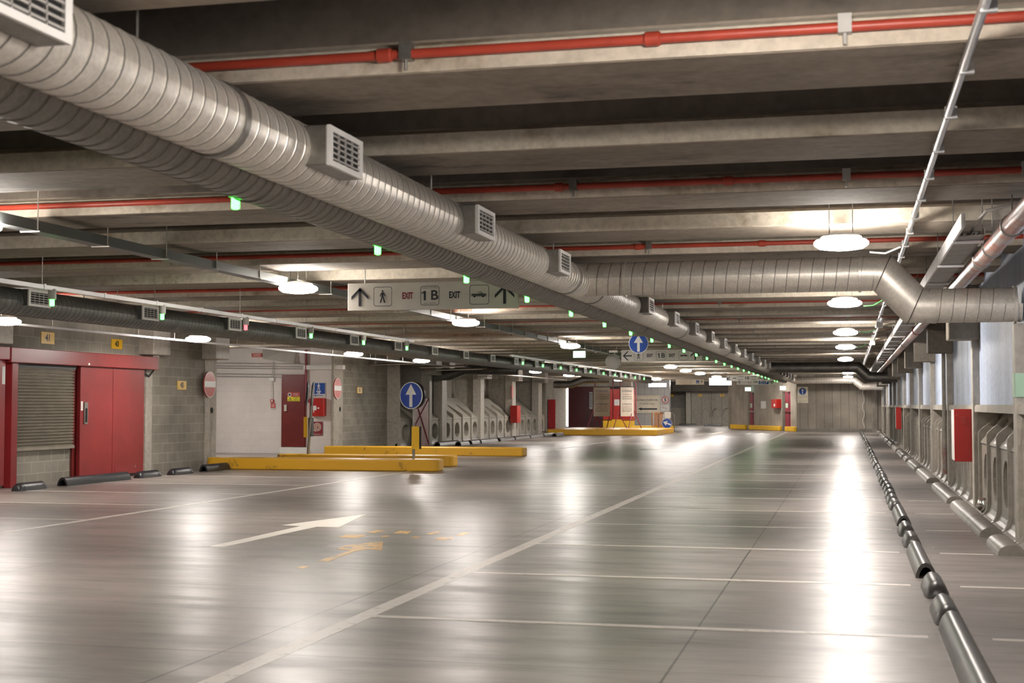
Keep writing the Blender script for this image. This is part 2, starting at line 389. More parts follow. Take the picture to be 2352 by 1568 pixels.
m = MB().box((-26, -7.3, 0), (3.4, -7, 3.56)); struct('wall_back', m, 'panel')
m = MB().box((-26.3, 60, 0), (-26, 112, 3.56)); struct('wall_far_left', m, 'panel')
# ---- far walls
pA = at_z(1830, 991); pB = at_z(1681, 984)
m = MB().box((pA.x, pA.y, 0), (3.4, pA.y + .3, 3.56)); struct('wall_far', m, 'farc')
m = MB().box((pA.x, pA.y - .06, 0), (1.6, pA.y + .02, .16)); struct('baseboard_far', m, 'foot')
YP = at_z(1640, 976.5).y
m = MB().box((-26, YP + .8, 0), (pB.x + 2, YP + 1.1, 3.56)); struct('wall_far_end', m, 'panel')

# ================================================================== precast wall module
def panel_module(fr, Lg, label, group, ztop, ovals=4, depth=.62, mats=('gloss', 'foot', 'hollow')):
    """s along the wall, t out towards the aisle (0 = pillar face), z up"""
    base = fr(0, 0, 0)
    root = thing('concrete_wall_panel', base, label, 'wall panel', group)
    P = lambda s, t, z: fr(s, z, t)
    e = .11; cw = (Lg - 2 * e) / ovals; z0, z1 = .14, .90; tf = -.085
    mb = MB()
    for c in range(ovals):
        a = e + c * cw; cx = a + cw / 2; cz = .50; rx = cw * .26; rz = .27
        angs = sorted(set([2 * PI * k / 28 for k in range(28)] + [math.atan2(dz, dx) % (2 * PI) for dx in (-cw / 2, cw / 2) for dz in (z0 - cz, z1 - cz)]))
        out = []; inn = []; bk = []
        for t in angs:
            c_, s_ = math.cos(t), math.sin(t)
            k = min((cw / 2) / abs(c_) if abs(c_) > 1e-6 else 9e9, ((z1 - cz) if s_ > 0 else (cz - z0)) / abs(s_) if abs(s_) > 1e-6 else 9e9)
            out.append(P(cx + c_ * k, tf, cz + s_ * k)); inn.append(P(cx + c_ * rx, tf, cz + s_ * rz)); bk.append(P(cx + c_ * rx, tf - .17, cz + s_ * rz))
        n = len(angs)
        mb.add(out + inn + bk, [(i, (i + 1) % n, n + (i + 1) % n, n + i) for i in range(n)] + [(n + i, n + (i + 1) % n, 2 * n + (i + 1) % n, 2 * n + i) for i in range(n)])
    mb.add([P(e, tf - .17, z0), P(Lg - e, tf - .17, z0), P(Lg - e, tf - .17, z1), P(e, tf - .17, z1)], [(0, 1, 2, 3)])
    # sloping upper face
    mb.add([P(e, tf + .015, z1), P(Lg - e, tf + .015, z1), P(Lg - e, tf + .0, z1 + .03), P(e, tf + .0, z1 + .03),
            P(e, tf - depth, ztop), P(Lg - e, tf - depth, ztop), P(e, tf - .17, z1), P(Lg - e, tf - .17, z1)],
           [(0, 1, 2, 3), (3, 2, 5, 4), (6, 7, 1, 0)])
    for s in (e, Lg - e):
        mb.add([P(s, tf - depth - .1, 0), P(s, .0, 0), P(s, 0, z1 + .1), P(s, tf - depth, ztop), P(s, tf - depth - .1, 3.0 if ztop > 1.5 else ztop), P(s, -.05, 3.0 if ztop > 1.5 else ztop), P(s, -.02, z1 + .1)],
               [(0, 1, 2, 6, 5, 4)])
    obj('oval_plate', mb, mats[0], root)
    # curved foot that flares onto the floor
    prof = [(tf, .18), (tf + .012, .11), (tf + .035, .06), (tf + .07, .03), (.03, .012), (.03, 0), (tf - .1, 0), (tf - .1, .16)]
    f = MB().prism([P(e, t, z) for t, z in prof], P(Lg - e, 0, 0) - P(e, 0, 0))
    obj('foot', f, mats[1], root)
    # bent ribs between the ovals
    pr = [(-.06, .0), (.035, .0), (.035, .02), (.0, .045), (tf + .065, .09), (tf + .05, .15), (tf + .045, .24), (tf + .045, z1 + .13), (tf + .02, z1 + .17), (tf - depth * .62, z1 + .14 + (ztop - z1) * .50), (tf - depth * .62, z1 + .05), (tf - .03, z1 - .1), (tf - .03, .1)]
    for c in range(ovals + 1):
        s = e + c * cw
        w = .026
        r = MB().prism([P(s - w, t, z) for t, z in pr], P(w * 2, 0, 0) - P(0, 0, 0))
        obj('rib', r, mats[0], root, bevel=.012, seg=2)
    # joint line
    obj('joint', MB().box((e, z1 - .012, tf), (Lg - e, z1 + .004, tf + .012), 0, fr=lambda a, b, c: fr(a, b, c)), 'dark', root)
    return root
# right wall pillars and modules
ypr = [14.87 + 4.95 * k for k in range(-2, 13)]
pat = {1: 'beside the nearest wide wheel stops', }
for k, y in enumerate(ypr):
    if y > 75: break
    b = MB().box((XR, y - .10, 0), (XR + .10, y + .10, 2.22 if k == 2 else 3.0))
    lb = 'slim concrete pillar on the right wall, %s from the camera' % nth(max(0, k - 1))
    if k == 0: lb = 'slim concrete pillar on the right wall, just outside the frame'
    pl = thing('wall_pillar', (XR, y, 0), lb, 'pillar', 'slim pillars along the right wall')
    obj('shaft', b, 'pillar', pl, bevel=.012)
    cb = MB().box((1.31, y - .24, 2.28), (1.72, y + .24, 2.99))
    if k != 2: obj('corbel', cb, 'corbel', pl, bevel=.015)
    if k < len(ypr) - 1 and y < 71:
        panel_module(FR((XR + .02, y + 4.95 - 0.0, 0), (0, -1, 0)), 4.95, 'grey concrete wall panel with oval recesses beyond the %s right hand pillar' % nth(max(0, k - 1)) if k else 'grey concrete wall panel with oval recesses, nearest on the right', 'oval recessed panels along the right wall', 1.36, 4, .35)
# left wall pillars (right edge pixel, left edge pixel)
def left_pillar(u0, u1, label, x=XL, cor=True, mat='pillar', dep=.3):
    ya = at_x(u0, 1000, x).y; yb = at_x(u1, 1000, x).y
    pl = thing('wall_pillar', (x, (ya + yb) / 2, 0), label, 'pillar')
    obj('shaft', MB().box((x - dep, ya, 0), (x + .02, yb, 3.0)), mat, pl, bevel=.012)
    if cor:
        ym = (ya + yb) / 2; obj('corbel', MB().box((x - .1, ym - .42, 2.42), (x + .33, ym + .30, 2.99)), 'pillar', pl, bevel=.02)
    if mat == 'panel':
        h = MB(); f = fl((x + .02, 0, 0))
        for yy, zz in ((ya + .28, 1.72), (yb - .25, 1.28)): poly(h, f, [(yy + .07 * math.cos(a), zz + .07 * math.sin(a)) for a in [2 * PI * q / 16 for q in range(16)]], .0, .004)
        obj('bolt_hole', h, 'hollow', pl)
    return pl
left_pillar(-70, -5, 'concrete pillar at the left edge above the red gate', cor=True)
left_pillar(333, 347, 'pale narrow concrete pillar just right of the red sliding gate')
left_pillar(468, 495, 'concrete pillar with a round no entry sign at the blockwork corner', mat='panel', dep=.5)
left_pillar(765, 786, 'concrete pillar with a no entry sign beside the white wall', XM, False, 'panel', .06)
left_pillar(904, 918, 'plain concrete pillar at the far end of the pale blockwork', XM, False, dep=.06)
lp = []
for u0, u1, lb in ((985, 991, 'thin concrete post behind the round blue arrow sign'), (1014, 1025, 'pale concrete pillar left of the oval recessed panels'), (1103, 1111, 'pale concrete pillar between two bays of oval panels'),
                   (1176, 1184, 'concrete pillar carrying the red hose cabinet on the left wall'), (1236, 1244, 'last pale concrete pillar of the left wall'),):
    lp.append(left_pillar(u0, u1, lb)); 
ys = [at_x(u, 1000, XL).y for u in (918, 988, 1020, 1107, 1180, 1240, 1256)]
nov = (1, 1, 4, 4, 4, 1)
names = ['short panel behind the blue arrow sign', 'short panel left of the first pale pillar', 'first wide bay of oval panels on the left wall', 'second wide bay of oval panels on the left wall', 'third wide bay, behind the red hose cabinet', 'last short panel by the small red door']
for i in range(6):
    y0, y1 = ys[i], ys[i + 1]
    n = nov[i]
    if i == 0: n = 2
    panel_module(FR((XL, y0, 0), (0, 1, 0)), y1 - y0, 'concrete wall panel with oval recesses, ' + names[i], 'oval recessed panels along the left wall', 1.67, n, .9, ('panel', 'foot', 'hollow'))
# dark bolt holes on the slanting side walls
for i, u in enumerate((1065, 1087, 1143, 1164, 1206, 1225)):
    p = at_x(u, 880 + (i % 2) * 16, XL - 1.19)
    b = MB(); b.lathe((XL - 1.19, p.y, p.z), [(.10, 0), (.10, .02)], 16, 0, 'X'); tag(obj('wall_socket_hole', b, 'hollow'), 'round dark socket hole on the left wall, %s from the left' % nth(i), 'hole', 'round socket holes')

# ================================================================== ducts
def spiral(p0, p1, r, pitch, n=28, sw=.010):
    p0 = Vector(p0); p1 = Vector(p1); d = (p1 - p0); Lg = d.length; d.normalize()
    up = Vector((0, 0, 1)) if abs(d.z) < .9 else Vector((1, 0, 0)); e = d.cross(up).normalized(); g = e.cross(d).normalized()
    st = [(0, r + .004), (sw, r + .004), (sw + .003, r), (pitch * .55, r + .002), (pitch - .003, r)]
    k = int(Lg / pitch); mb = MB(); rows = []
    for i in range(k):
        for a, rr in st: rows.append((i * pitch + a, rr))
    rows.append((Lg, r))
    vs = []
    for a, rr in rows:
        for j in range(n + 1):
            t = 2 * PI * j / n; o = e * math.cos(t) * rr + g * math.sin(t) * rr
            aa = min(max(a + pitch * (j / n - .5), 0), Lg); vs.append(p0 + d * aa + o)
    fs = []; ms = []
    for i in range(len(rows) - 1):
        for j in range(n):
            fs.append((i * (n + 1) + j, i * (n + 1) + j + 1, (i + 1) * (n + 1) + j + 1, (i + 1) * (n + 1) + j)); ms.append(1 if i % 5 in (0, 1) else 0)
    mb.add(vs, fs); mb.m = ms; return mb
def vent_mesh(root, x, y, z, sx, lab=None, mat='galvd'):
    """square outlet box on the duct, grille facing +X"""
    b = MB().box((x - .19, y - .25, z - .105), (x, y + .25, z + .105)); v = obj('vent_box', b, mat, root, bevel=.006)
    f = FR((x, y, z), (0, 1, 0)); fm = MB()
    for a in ((-.25, -.105, -.205, .105), (.205, -.105, .25, .105), (-.205, -.105, .205, -.075), (-.205, .075, .205, .105)):
        poly(fm, f, rectp(*a), 0, .018)
    obj('grille_frame', fm, 'signw', v)
    gm = MB(); poly(gm, f, rectp(-.205, -.075, .205, .075), .001, .004, 0)
    for q in range(5): poly(gm, f, rectp(-.205, -.066 + q * .030, .205, -.056 + q * .030), .004, .014, 1)
    for q in (-.1, 0, .1): poly(gm, f, rectp(q - .004, -.075, q + .004, .075), .004, .014, 1)
    obj('louvres', gm, ['hollow', 'boardgrey'], v)
DX, DZ, DR = -2.86, 2.73, .17
yfar = pA.y
d1 = thing('ventilation_duct', (DX, 4, DZ), 'large silver spiral duct with square outlets crossing the ceiling to the far wall', 'duct')
obj('pipe', spiral((DX, 2.2, DZ), (DX, yfar, DZ), DR, .115), ['galv', 'seam'], d1, smooth=True)
for k in range(23):
    y = 4.0 + 2.95 * k
    if k == 4 or y > 72: continue
    vent_mesh(d1, -2.60, y, DZ + .01, 1)
for y in (5.9, 14.15, 15.6, 24, 33, 42, 51, 60, 69):
    obj('collar', MB().lathe((DX, y, DZ), [(DR + .003, 0), (DR + .012, .004), (DR + .012, .05), (DR + .003, .054)], 28, 0, 'Y'), 'galvd', d1, smooth=True)
for y in (5.2, 9.4, 13.6, 17.8, 22, 26, 30.1, 34.3, 38.5, 42.7, 46.9, 51, 55, 59, 63, 67):
    s = MB().tube([(DX, y, DZ + DR), (DX, y, tz(y))], .006, 6); obj('hanger_rod', s, 'galvd', d1)
EX, ER = -3.30, .172
d2 = thing('ventilation_duct', (EX, 4, DZ), 'dull spiral duct running close beside the large silver duct', 'duct')
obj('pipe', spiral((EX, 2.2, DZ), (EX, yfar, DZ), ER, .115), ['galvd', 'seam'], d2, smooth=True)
for y in (7.3, 12.2, 17.2, 22.4, 27.5, 32.6, 40, 48, 56, 64):
    obj('collar', MB().lathe((EX, y, DZ), [(ER + .003, 0), (ER + .010, .004), (ER + .010, .05), (ER + .003, .054)], 28, 0, 'Y'), 'galvd', d2, smooth=True)
for y in (5.2, 9.4, 13.6, 17.8, 22, 26, 30.1, 34.3, 38.5, 42.7, 46.9, 51, 55, 59, 63, 67):
    s = MB().tube([(EX, y, DZ + ER), (EX, y, tz(y))], .006, 6); obj('hanger_rod', s, 'galvd', d2)
# branch ducts to the right wall
def branch(Y, label, xa, xb, zt, zb, r=.178, x0=-2.8, xe=1.70, mat='galv'):
    g = thing('branch_duct', (x0, Y, zt), label, 'duct')
    obj('pipe', spiral((x0, Y, zt), (xa, Y, zt), r, .125, 28, .004), [mat, 'galvd'], g, smooth=True)
    obj('elbow', MB().tube([(xa - .22, Y, zt), (xa, Y, zt), (xb, Y, zb), (xb + .2, Y, zb)], r + .004, 28), mat, g, smooth=True)
    obj('pipe', spiral((xb + .05, Y, zb), (xe, Y, zb), r - .004, .125, 28, .004), [mat, 'galvd'], g, smooth=True)
    for q, xx in ((0, xa), (1, xb)):
        n = Vector((xb - xa, 0, zb - zt)).normalized() + Vector((1, 0, 0)); n.normalize()
        P0 = Vector((xx, Y, zt if q == 0 else zb))
        e = n.cross(Vector((0, 1, 0))).normalized(); t = MB()
        ringp = [P0 + (e * math.cos(a) * 1.02 + Vector((0, 1, 0)) * math.sin(a)) * (r + .004) * (1 if 1 else 1) for a in [2 * PI * k / 28 for k in range(28)]]
        ringp.append(ringp[0]); 
        ringp = [P0 + e * ((p - P0).dot(e)) * (1 / max(.5, n.x)) + Vector((0, 1, 0)) * (p - P0).y for p in ringp]
        obj('elbow_seam', t.tube(ringp, .006, 6), 'seam', g, smooth=True)
    for xx in (xa - .25, xb + .95, xb + 1.08):
        obj('collar', MB().lathe((xx, Y, zt if xx < xa else zb), [(r, 0), (r + .014, .003), (r + .014, .03), (r, .033)], 28, 0, 'X'), mat, g, smooth=True)
    obj('collar', MB().lathe((x0 + .45, Y, zt), [(r, 0), (r + .010, .003), (r + .010, .03), (r, .033)], 28, 0, 'X'), mat, g, smooth=True)
    return g
YB = 14.85
a = at_y(2028, 628, YB); b = at_y(2102, 703, YB)
branch(YB, 'wide silver branch duct with a dropped elbow reaching the right wall in front', a.x, b.x, a.z, b.z)
Y2 = 50.5
a = at_y(1970, 843, Y2); b = at_y(1995, 866, Y2)
branch(Y2, 'second silver branch duct dropping to the right wall further off', a.x, b.x, a.z, b.z, .178, mat='galvd')
Y3 = 73.5
a = at_y(1962, 873, Y3); b = at_y(1980, 888, Y3)
branch(Y3, 'farthest branch duct running along the board marked end wall', a.x, b.x, a.z, b.z, .17)
# left duct
LX, LZ, LR = -10.38, 2.72, .174
d3 = thing('ventilation_duct', (LX, 10, LZ), 'dark spiral duct with small grilles over the left parking row', 'duct')
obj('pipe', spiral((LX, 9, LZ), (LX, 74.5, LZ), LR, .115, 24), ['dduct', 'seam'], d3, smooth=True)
obj('end_cap', MB().lathe((LX, 74.5, LZ), [(LR, -.02), (LR + .005, 0), (LR - .02, .03), (.02, .05)], 24, 0, 'Y'), 'dduct', d3, smooth=True)
for k in range(-1, 19):
    y = 16.0 + 2.95 * k
    vent_mesh(d3, -10.15, y, LZ + .05, 1, mat='dduct')
for y in (14.2, 18.4, 22.6, 26.8, 31, 35, 39.3, 43.5, 47.7, 51.9, 56, 60, 64, 68):
    s = MB().tube([(LX, y, LZ + LR), (LX, y, tz(y))], .006, 6); obj('hanger_rod', s, 'galvd', d3)
def lbranch(Y, px, lab, mat='galvd'):
    g = thing('branch_duct', (LX, Y, 2.6), lab, 'duct')
    pts = [at_y(u, v, Y) for u, v in px]
    obj('pipe', spiral(pts[0], pts[1], .17, .125, 20), [mat, 'seam'], g, smooth=True)
    obj('elbow', MB().tube([pts[0] + (pts[1] - pts[0]) * .85, pts[1], pts[2], pts[2] + (pts[3] - pts[2]) * .15], .172, 20), mat, g, smooth=True)
    obj('pipe', spiral(pts[2], pts[3], .168, .125, 20), [mat, 'seam'], g, smooth=True)
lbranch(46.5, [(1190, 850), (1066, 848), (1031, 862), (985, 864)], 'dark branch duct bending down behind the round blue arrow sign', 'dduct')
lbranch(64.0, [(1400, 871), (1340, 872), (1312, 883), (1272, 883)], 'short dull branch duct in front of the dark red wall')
# ================================================================== sprinkler pipes, trays, conduits
zp = 3.085
for q in range(0, 34, 2):
    y = 6.36 + PITCHR * q - .035
    if y > 75: break
    g = thing('sprinkler_pipe', (0, y, zp), '%s red sprinkler pipe from the camera, running along a ceiling rib' % nth(q // 2), 'pipe', 'red pipes across the ceiling')
    x0 = -13.8
    obj('pipe', MB().tube([(x0, y, zp), (2.0 if q != 2 else 1.55, y, zp)], .024, 12), 'redpipe', g, smooth=True)
    for x in ([-11.2, -7.6, -4.2, -2.05, .0, 1.25] if q < 14 else [-8, -2]):
        c = MB().box((x - .03, y - .032, zp - .03), (x + .03, y + .03, zp + .055)).tube([(x, y - .01, zp - .02), (x, y - .01, zp - .08)], .009, 8)
        obj('clamp', c, 'body' if x > -.5 else 'galvd', g)
    for x in ((-2.2, -.9) if q < 8 else ()):
        obj('coupling', MB().lathe((x, y, zp), [(.028, 0), (.034, .006), (.034, .07), (.028, .076)], 14, 0, 'X'), 'redpipe', g, smooth=True)
    if q == 2:
        obj('drop', MB().tube([(1.55, y, zp), (1.66, y, zp), (1.66, y, 2.15)], .028, 12), 'redpipe', g, smooth=True)
        obj('flange', MB().lathe((1.66, y, 2.78), [(.03, 0), (.055, .005), (.055, .03), (.03, .035)], 16), 'redpipe', g)
# conduit over the right lane
g = thing('ceiling_conduit', (.55, 4, 2.97), 'bright metal conduit running along the ceiling above the right hand lamps', 'conduit')
obj('tube', MB().tube([(.53, 3.0, 2.97), (.55, 16.5, 2.975), (.55, 26, 2.975)], .022, 10), 'gconduit', g, smooth=True)
obj('tube', MB().tube([(.60, 26, 2.975), (.60, 70, 2.975)], .020, 8), 'gconduit', g, smooth=True)
y = 3.6
while y < 60:
    obj('clip', MB().box((.52, y, 2.945), (.585, y + .03, 3.01)), 'gconduit', g); y += 1.05 if y < 20 else 2.1
for y in (19.6, 27.2, 35.0):
    obj('junction_box', MB().box((.52, y, 2.86), (.64, y + .12, 3.0)), 'signw', g, bevel=.01)
# cable tray, right
g = thing('cable_tray', (1.05, 12, 2.79), 'white edged cable tray hung above the right wall', 'cable tray')
obj('channel', MB().box((.90, 12.0, 2.79), (1.10, 70, 2.80)).box((.89, 11.4, 2.79), (.90, 70, 2.90)).box((1.095, 12.0, 2.79), (1.105, 70, 2.86)), ['galvd'], g)
obj('side_rail', MB().box((.872, 11.4, 2.785), (.889, 70, 2.905)), 'wconduit', g)
for i in range(26):
    y = 12.3 + i * 2.1
    obj('bracket', MB().box((.87, y, 2.765), (1.12, y + .035, 2.787)), 'wconduit', g)
    for x in (.875, 1.112): obj('hanger_rod', MB().tube([(x, y + .015, 2.77), (x, y + .015, tz(y + .015))], .005, 6), 'galvd', g)
for k in range(5):
    x = .93 + k * .034
    pts = [(x + random.uniform(-.012, .012), 12.05 + j * 1.9, 2.812 + random.uniform(0, .012)) for j in range(30)]
    obj('cable', MB().tube(pts, .010, 6), 'cable', g)
obj('cable', MB().tube([(1.0, 12.4, 2.83), (1.02, 12.0, 2.88), (1.1, 11.8, 2.97), (1.3, 11.7, 3.0), (1.6, 11.6, 2.99)], .014, 8), 'body', g, smooth=True)
# steel/rust pipe along the right wall
g = thing('drain_pipe', (1.22, 4, 2.76), 'thick rust streaked steel pipe along the top of the right wall', 'pipe')
obj('pipe', MB().tube([(1.22, 6, 2.76), (1.22, 75, 2.76)], .078, 20), 'rust', g, smooth=True)
for y in [9.2, 11.1, 12.6, 13.6, 18, 22.4, 26.3, 32, 38, 44, 52, 60]:
    obj('coupling', MB().lathe((1.22, y, 2.76), [(.079, 0), (.090, .006), (.090, .05), (.079, .056)], 20, 0, 'Y'), 'redpipe' if abs(y - 26.3) < .1 else 'galvd', g, smooth=True)
    obj('hanger_rod', MB().tube([(1.22, y + .02, 2.84), (1.22, y + .02, tz(y + .02))], .006, 6), 'galvd', g)
# grey tray over the aisle
g = thing('cable_tray', (-6.6, 8, 2.86), 'grey closed cable tray on thin rods carrying the middle row of lamps', 'cable tray')
obj('channel', MB().box((-6.66, 7, 2.84), (-6.52, 45.5, 2.93)), 'tray', g)
for i in range(34):
    y = 8.0 + i * 1.12
    obj('hanger_rod', MB().tube([(-6.515, y, 2.85), (-6.515, y, tz(y))], .005, 6), 'galv', g)
    obj('clip', MB().box((-6.68, y, 2.832), (-6.50, y + .02, 2.842)), 'galv', g)
for y0, y1, lb in ((8, 26.4, 'white conduit carrying the near left row of bay sensors'), (34.6, 60.8, 'white conduit carrying the far left row of bay sensors')):
    g = thing('sensor_conduit', (-8.4, y0, 2.66), lb, 'conduit')
    obj('tube', MB().box((-8.425, y0, 2.645), (-8.375, y1, 2.69)), 'wconduit', g)
    y = y0 + .3
    while y < y1:
        obj('clip', MB().box((-8.432, y, 2.64), (-8.368, y + .03, 2.70)), 'wconduit', g)
        if int((y - y0) / 1.25) % 2 == 0: obj('hanger_rod', MB().tube([(-8.4, y, 2.69), (-8.4, y, tz(y))], .004, 6), 'galvd', g)
        y += 1.25
for y0, y1, lb in ((10, 47.0, 'thin white conduit along the left wall feeding the lamps'),):
    g = thing('wall_conduit', (-12.5, y0, 2.64), lb, 'conduit')
    obj('tube', MB().box((-12.52, y0, 2.63), (-12.47, y1, 2.665)), 'wconduit', g)
    y = y0 + .3
    while y < y1:
        obj('hanger_rod', MB().tube([(-12.495, y, 2.66), (-12.495, y, tz(y))], .004, 6), 'galv', g); y += 1.4
g = thing('wall_tray', (-12.9, 42, 2.6), 'long pale metal tray under the dark branch duct on the left', 'cable tray')
obj('channel', MB().box((-12.95, 47.4, 2.55), (-12.75, 63, 2.585)), 'galv', g)
for i in range(2, 9): obj('hanger_rod', MB().tube([(-12.9, 43.2 + i * 2.4, 2.58), (-12.9, 43.2 + i * 2.4, tz(43.2 + i * 2.4))], .006, 6), 'galv', g)
# odd metal ceiling panels and brackets in front of the dark opening
for px, Y, lb in (([(958, 813), (1000, 824), (1040, 832), (1030, 826)], 39, ''),):
    pass
for i, (u, v, Y, w, lb) in enumerate(((1020, 842, 43, 1.5, 'loose pale metal sheet hung under the ceiling by the left lamps'), (905, 836, 41, 1.4, 'perforated metal rail below the ceiling near the white pillar'), (1060, 848, 44.5, 1.6, 'pale metal sheet hung near the elbow of the dark duct'))):
    c = at_y(u, v, Y); f = FR(c, (1, 0, .02), (0, 1, .12)); mb = MB(); poly(mb, f, rectp(-w / 2, -.25, w / 2, .25), 0, .02)
    g = thing('hung_panel', c, lb, 'metal panel'); obj('sheet', mb, 'galv', g)
    for sx in (-w / 2 + .1, w / 2 - .1): obj('hanger_rod', MB().tube([f(sx, 0, .01), (f(sx, 0).x, f(sx, 0).y, tz(f(sx, 0).y))], .006, 6), 'galv', g)
# ================================================================== lamps
def make_lamp():
    g = thing('ceiling_lamp', (0, 0, 0), 'x', 'lamp')
    obj('housing', MB().lathe((0, 0, 0), [(.08, .17), (.19, .15), (.21, .13), (.21, .105)], 32), 'signw', g, smooth=True)
    obj('diffuser', MB().lathe((0, 0, 0), [(.20, .112), (.262, .095), (.283, .072), (.278, .045), (.23, .012), (.12, -.004), (.01, -.006)], 32), 'lamp', g, smooth=True)
    obj('hanger_rod', MB().tube([(.12, 0, .14), (.12, 0, .80)], .006, 6).tube([(-.12, 0, .14), (-.12, 0, .80)], .006, 6), 'galvd', g)
    return g
L0 = make_lamp(); first = True
def lamp(p, lab, grp):
    global first
    if first: L0.location = p; L0['label'] = lab; L0['group'] = grp; first = False; return L0
    c = copy_tree(L0, p, lab); c['group'] = grp; return c
lamp((-.05, -3.2, 2.80), 'round white lamp behind the camera', 'lamps along the right hand row').scale = (.83,) * 3
rl = [(1932, 562), (1940, 698), (1942, 765), (1942, 798), (1942, 826), (1948, 857), (1948, 866), (1948, 873)]
lamp((-.05, 4.3, 2.80), 'round white lamp overhead, above and in front of the camera', 'lamps along the right hand row').scale = (1.2,) * 3
for i, (u, v) in enumerate(rl):
    p = at_z(u, v, 2.80); lamp((p.x, p.y, 2.76), 'glowing round lamp, %s from the camera in the right hand row' % nth(i), 'lamps along the right hand row').scale = (.83,) * 3
ml = [(685, 665), (1070, 743), (1310, 796), (1540, 843), (1575, 852), (1608, 858), (1646, 866)]
for i, (u, v) in enumerate(ml):
    p = at_z(u, v, 2.79); lamp((p.x, p.y, 2.75), 'glowing round lamp under the grey cable tray, %s from the left' % nth(i), 'lamps along the middle row')
for y in (9.6,): lamp((-6.7, y, 2.75), 'round lamp left of the frame below the grey cable tray', 'lamps along the middle row')
ll = [(455, 780), (812, 814), (968, 829), (1230, 854), (1307, 862), (1508, 871)]
for i, (u, v) in enumerate(ll):
    p = at_z(u, v, 2.64); lamp((p.x, p.y, 2.60), 'glowing round lamp near the left wall, %s from the left' % nth(i), 'lamps along the left wall')
lamp((-12.3, 18.5, 2.6), 'round lamp outside the left edge of the frame near the red gate', 'lamps along the left wall')
lamp((-17.3, 34.7, 2.80), 'unseen round lamp added in the recess before the white wall', 'added lamps in the side recesses').scale = (.8,) * 3  # unseen lamp, added to brighten the white wall
for (u, Y, z, lab) in ((1584, 92, 2.82, 'added round lamp behind the cream overhead text sign'), (1655, 92, 2.84, 'added round lamp behind the glowing white sign box'), (1330, 77, 2.66, 'added round lamp above the dark red wall at the far left'), (1510, 84, 2.6, 'added round lamp behind the lit sign box by the pale cladding'), (1485, 80, 2.74, 'added round lamp behind the end of the dark left duct'), (1420, 76, 2.72, 'added round lamp over the far yellow island')):
    p = at_y(u, 880, Y); lamp((p.x, p.y, z), lab, 'added lamps in the far bays').scale = (.8,) * 3  # tucked-away lamps added to lift the dark far bays
lamp((-4.6, 75.5, 2.72), 'added round lamp before the far emergency doors', 'added lamps in the far bays')  # added to light the slanted wall with the doors
# earth cables and dark cable at the right hand lamps
for (u0, v0, u1, v1, mt) in ((1998, 579, 2068, 575, 'signw'), (1983, 703, 2028, 696, 'gcable'), (1974, 762, 2012, 764, 'gcable'), (1968, 797, 1990, 797, 'gcable')):
    Y = at_z(u0, v0, 2.80).y; A = at_y(u0, v0, Y); Bp = at_y(u1, v1 - 8, Y + .1)
    Mid = (A + Bp) / 2 - Vector((0, 0, .035))
    tag(obj('lamp_cable', MB().tube([A, Mid, Bp], .008, 8), mt, smooth=True), ('%s cable from the %s right hand lamp to the conduit' % ('white' if mt == 'signw' else 'green', nth([579, 703, 762, 797].index(v0)))), 'cable')
# ================================================================== bay sensors
def make_sensor(led, col):
    g = thing('bay_sensor', (0, 0, 0), 'x', 'sensor light')
    obj('housing', MB().lathe((0, 0, 0), [(.040, .0), (.044, .01), (.044, .10), (.036, .115)], 20), 'body', g, smooth=True)
    obj('lens', MB().lathe((0, 0, 0), [(.014, -.072), (.024, -.066), (.025, -.01), (.024, 0)], 20), led, g, smooth=True)
    return g
SG = make_sensor('ledg', 'green'); SR = make_sensor('ledr', 'red')
used = False
for k in range(26):
    lab = 'green lit bay sensor under the dull duct, %s from the camera' % nth(k)
    p = (-3.43, 7.4 + 2.5 * k, 2.60)
    c = SG if not used else copy_tree(SG, p, lab)
    if not used: SG.location = p; SG['label'] = lab; used = True
    c['group'] = 'green sensors below the spiral ducts'
    r = MB().tube([(-3.43, p[1], 2.71), (-3.43, p[1], 2.74)], .012, 8)
for k in list(range(6)) + list(range(9, 19)):
    p = (-8.4, 13.5 + 2.5 * k, 2.545)
    if k == 2: SR.location = p; SR['label'] = 'single red lit bay sensor on the left white conduit'; SR['group'] = 'sensors on the left white conduit'; continue
    lab = 'green lit bay sensor on the left white conduit, %s from the left' % nth(k if k < 6 else k - 3)
    c = copy_tree(SG, p, lab); c['group'] = 'sensors on the left white conduit'
for i, (u, v) in enumerate(((1573, 885.5), (1635, 885.5))):
    p = at_y(u, v, 92); copy_tree(SG, (p.x, p.y, 2.95), 'small green light far off in the dark opening, %s from the left' % nth(i))
# ================================================================== kerbs
def kerb(name, x0, x1, y0, y1, h, lab, mat='yellow', rnd=.18, z0=0):
    mb = MB(); f = FR((0, 0, z0), (1, 0, 0), (0, 1, 0)); poly(mb, f, rrect(x0, y0, x1, y1, min(rnd, (y1 - y0) / 2.01), 6), 0, h)
    return tag(obj(name, mb, mat, bevel=.03, seg=3), lab, 'kerb')
a = at_z(487, 1075); b = at_z(1004, 1083)
K1Y = b.y
kerb('yellow_kerb', a.x, b.x, K1Y, K1Y + .62, .25, 'nearest long yellow painted kerb running out from the left wall')
b2 = at_z(1038, 1072); a2 = at_z(635, 1066)
K2Y = b2.y
kerb('yellow_kerb', at_y(635, 1050, K2Y + .1).x, b2.x, K2Y, K2Y + .62, .25, 'middle yellow kerb with a scuffed end just behind the nearest one')
b3 = at_z(1201, 1048); K3Y = b3.y
kerb('yellow_kerb', at_y(690, 1040, K3Y - 1.2).x + .2, b3.x, K3Y - .0, K3Y + .55, .24, 'farther yellow kerb in front of the pale blockwork', rnd=.08)
b4 = at_z(1509, 1000); a4 = at_z(1262, 998)
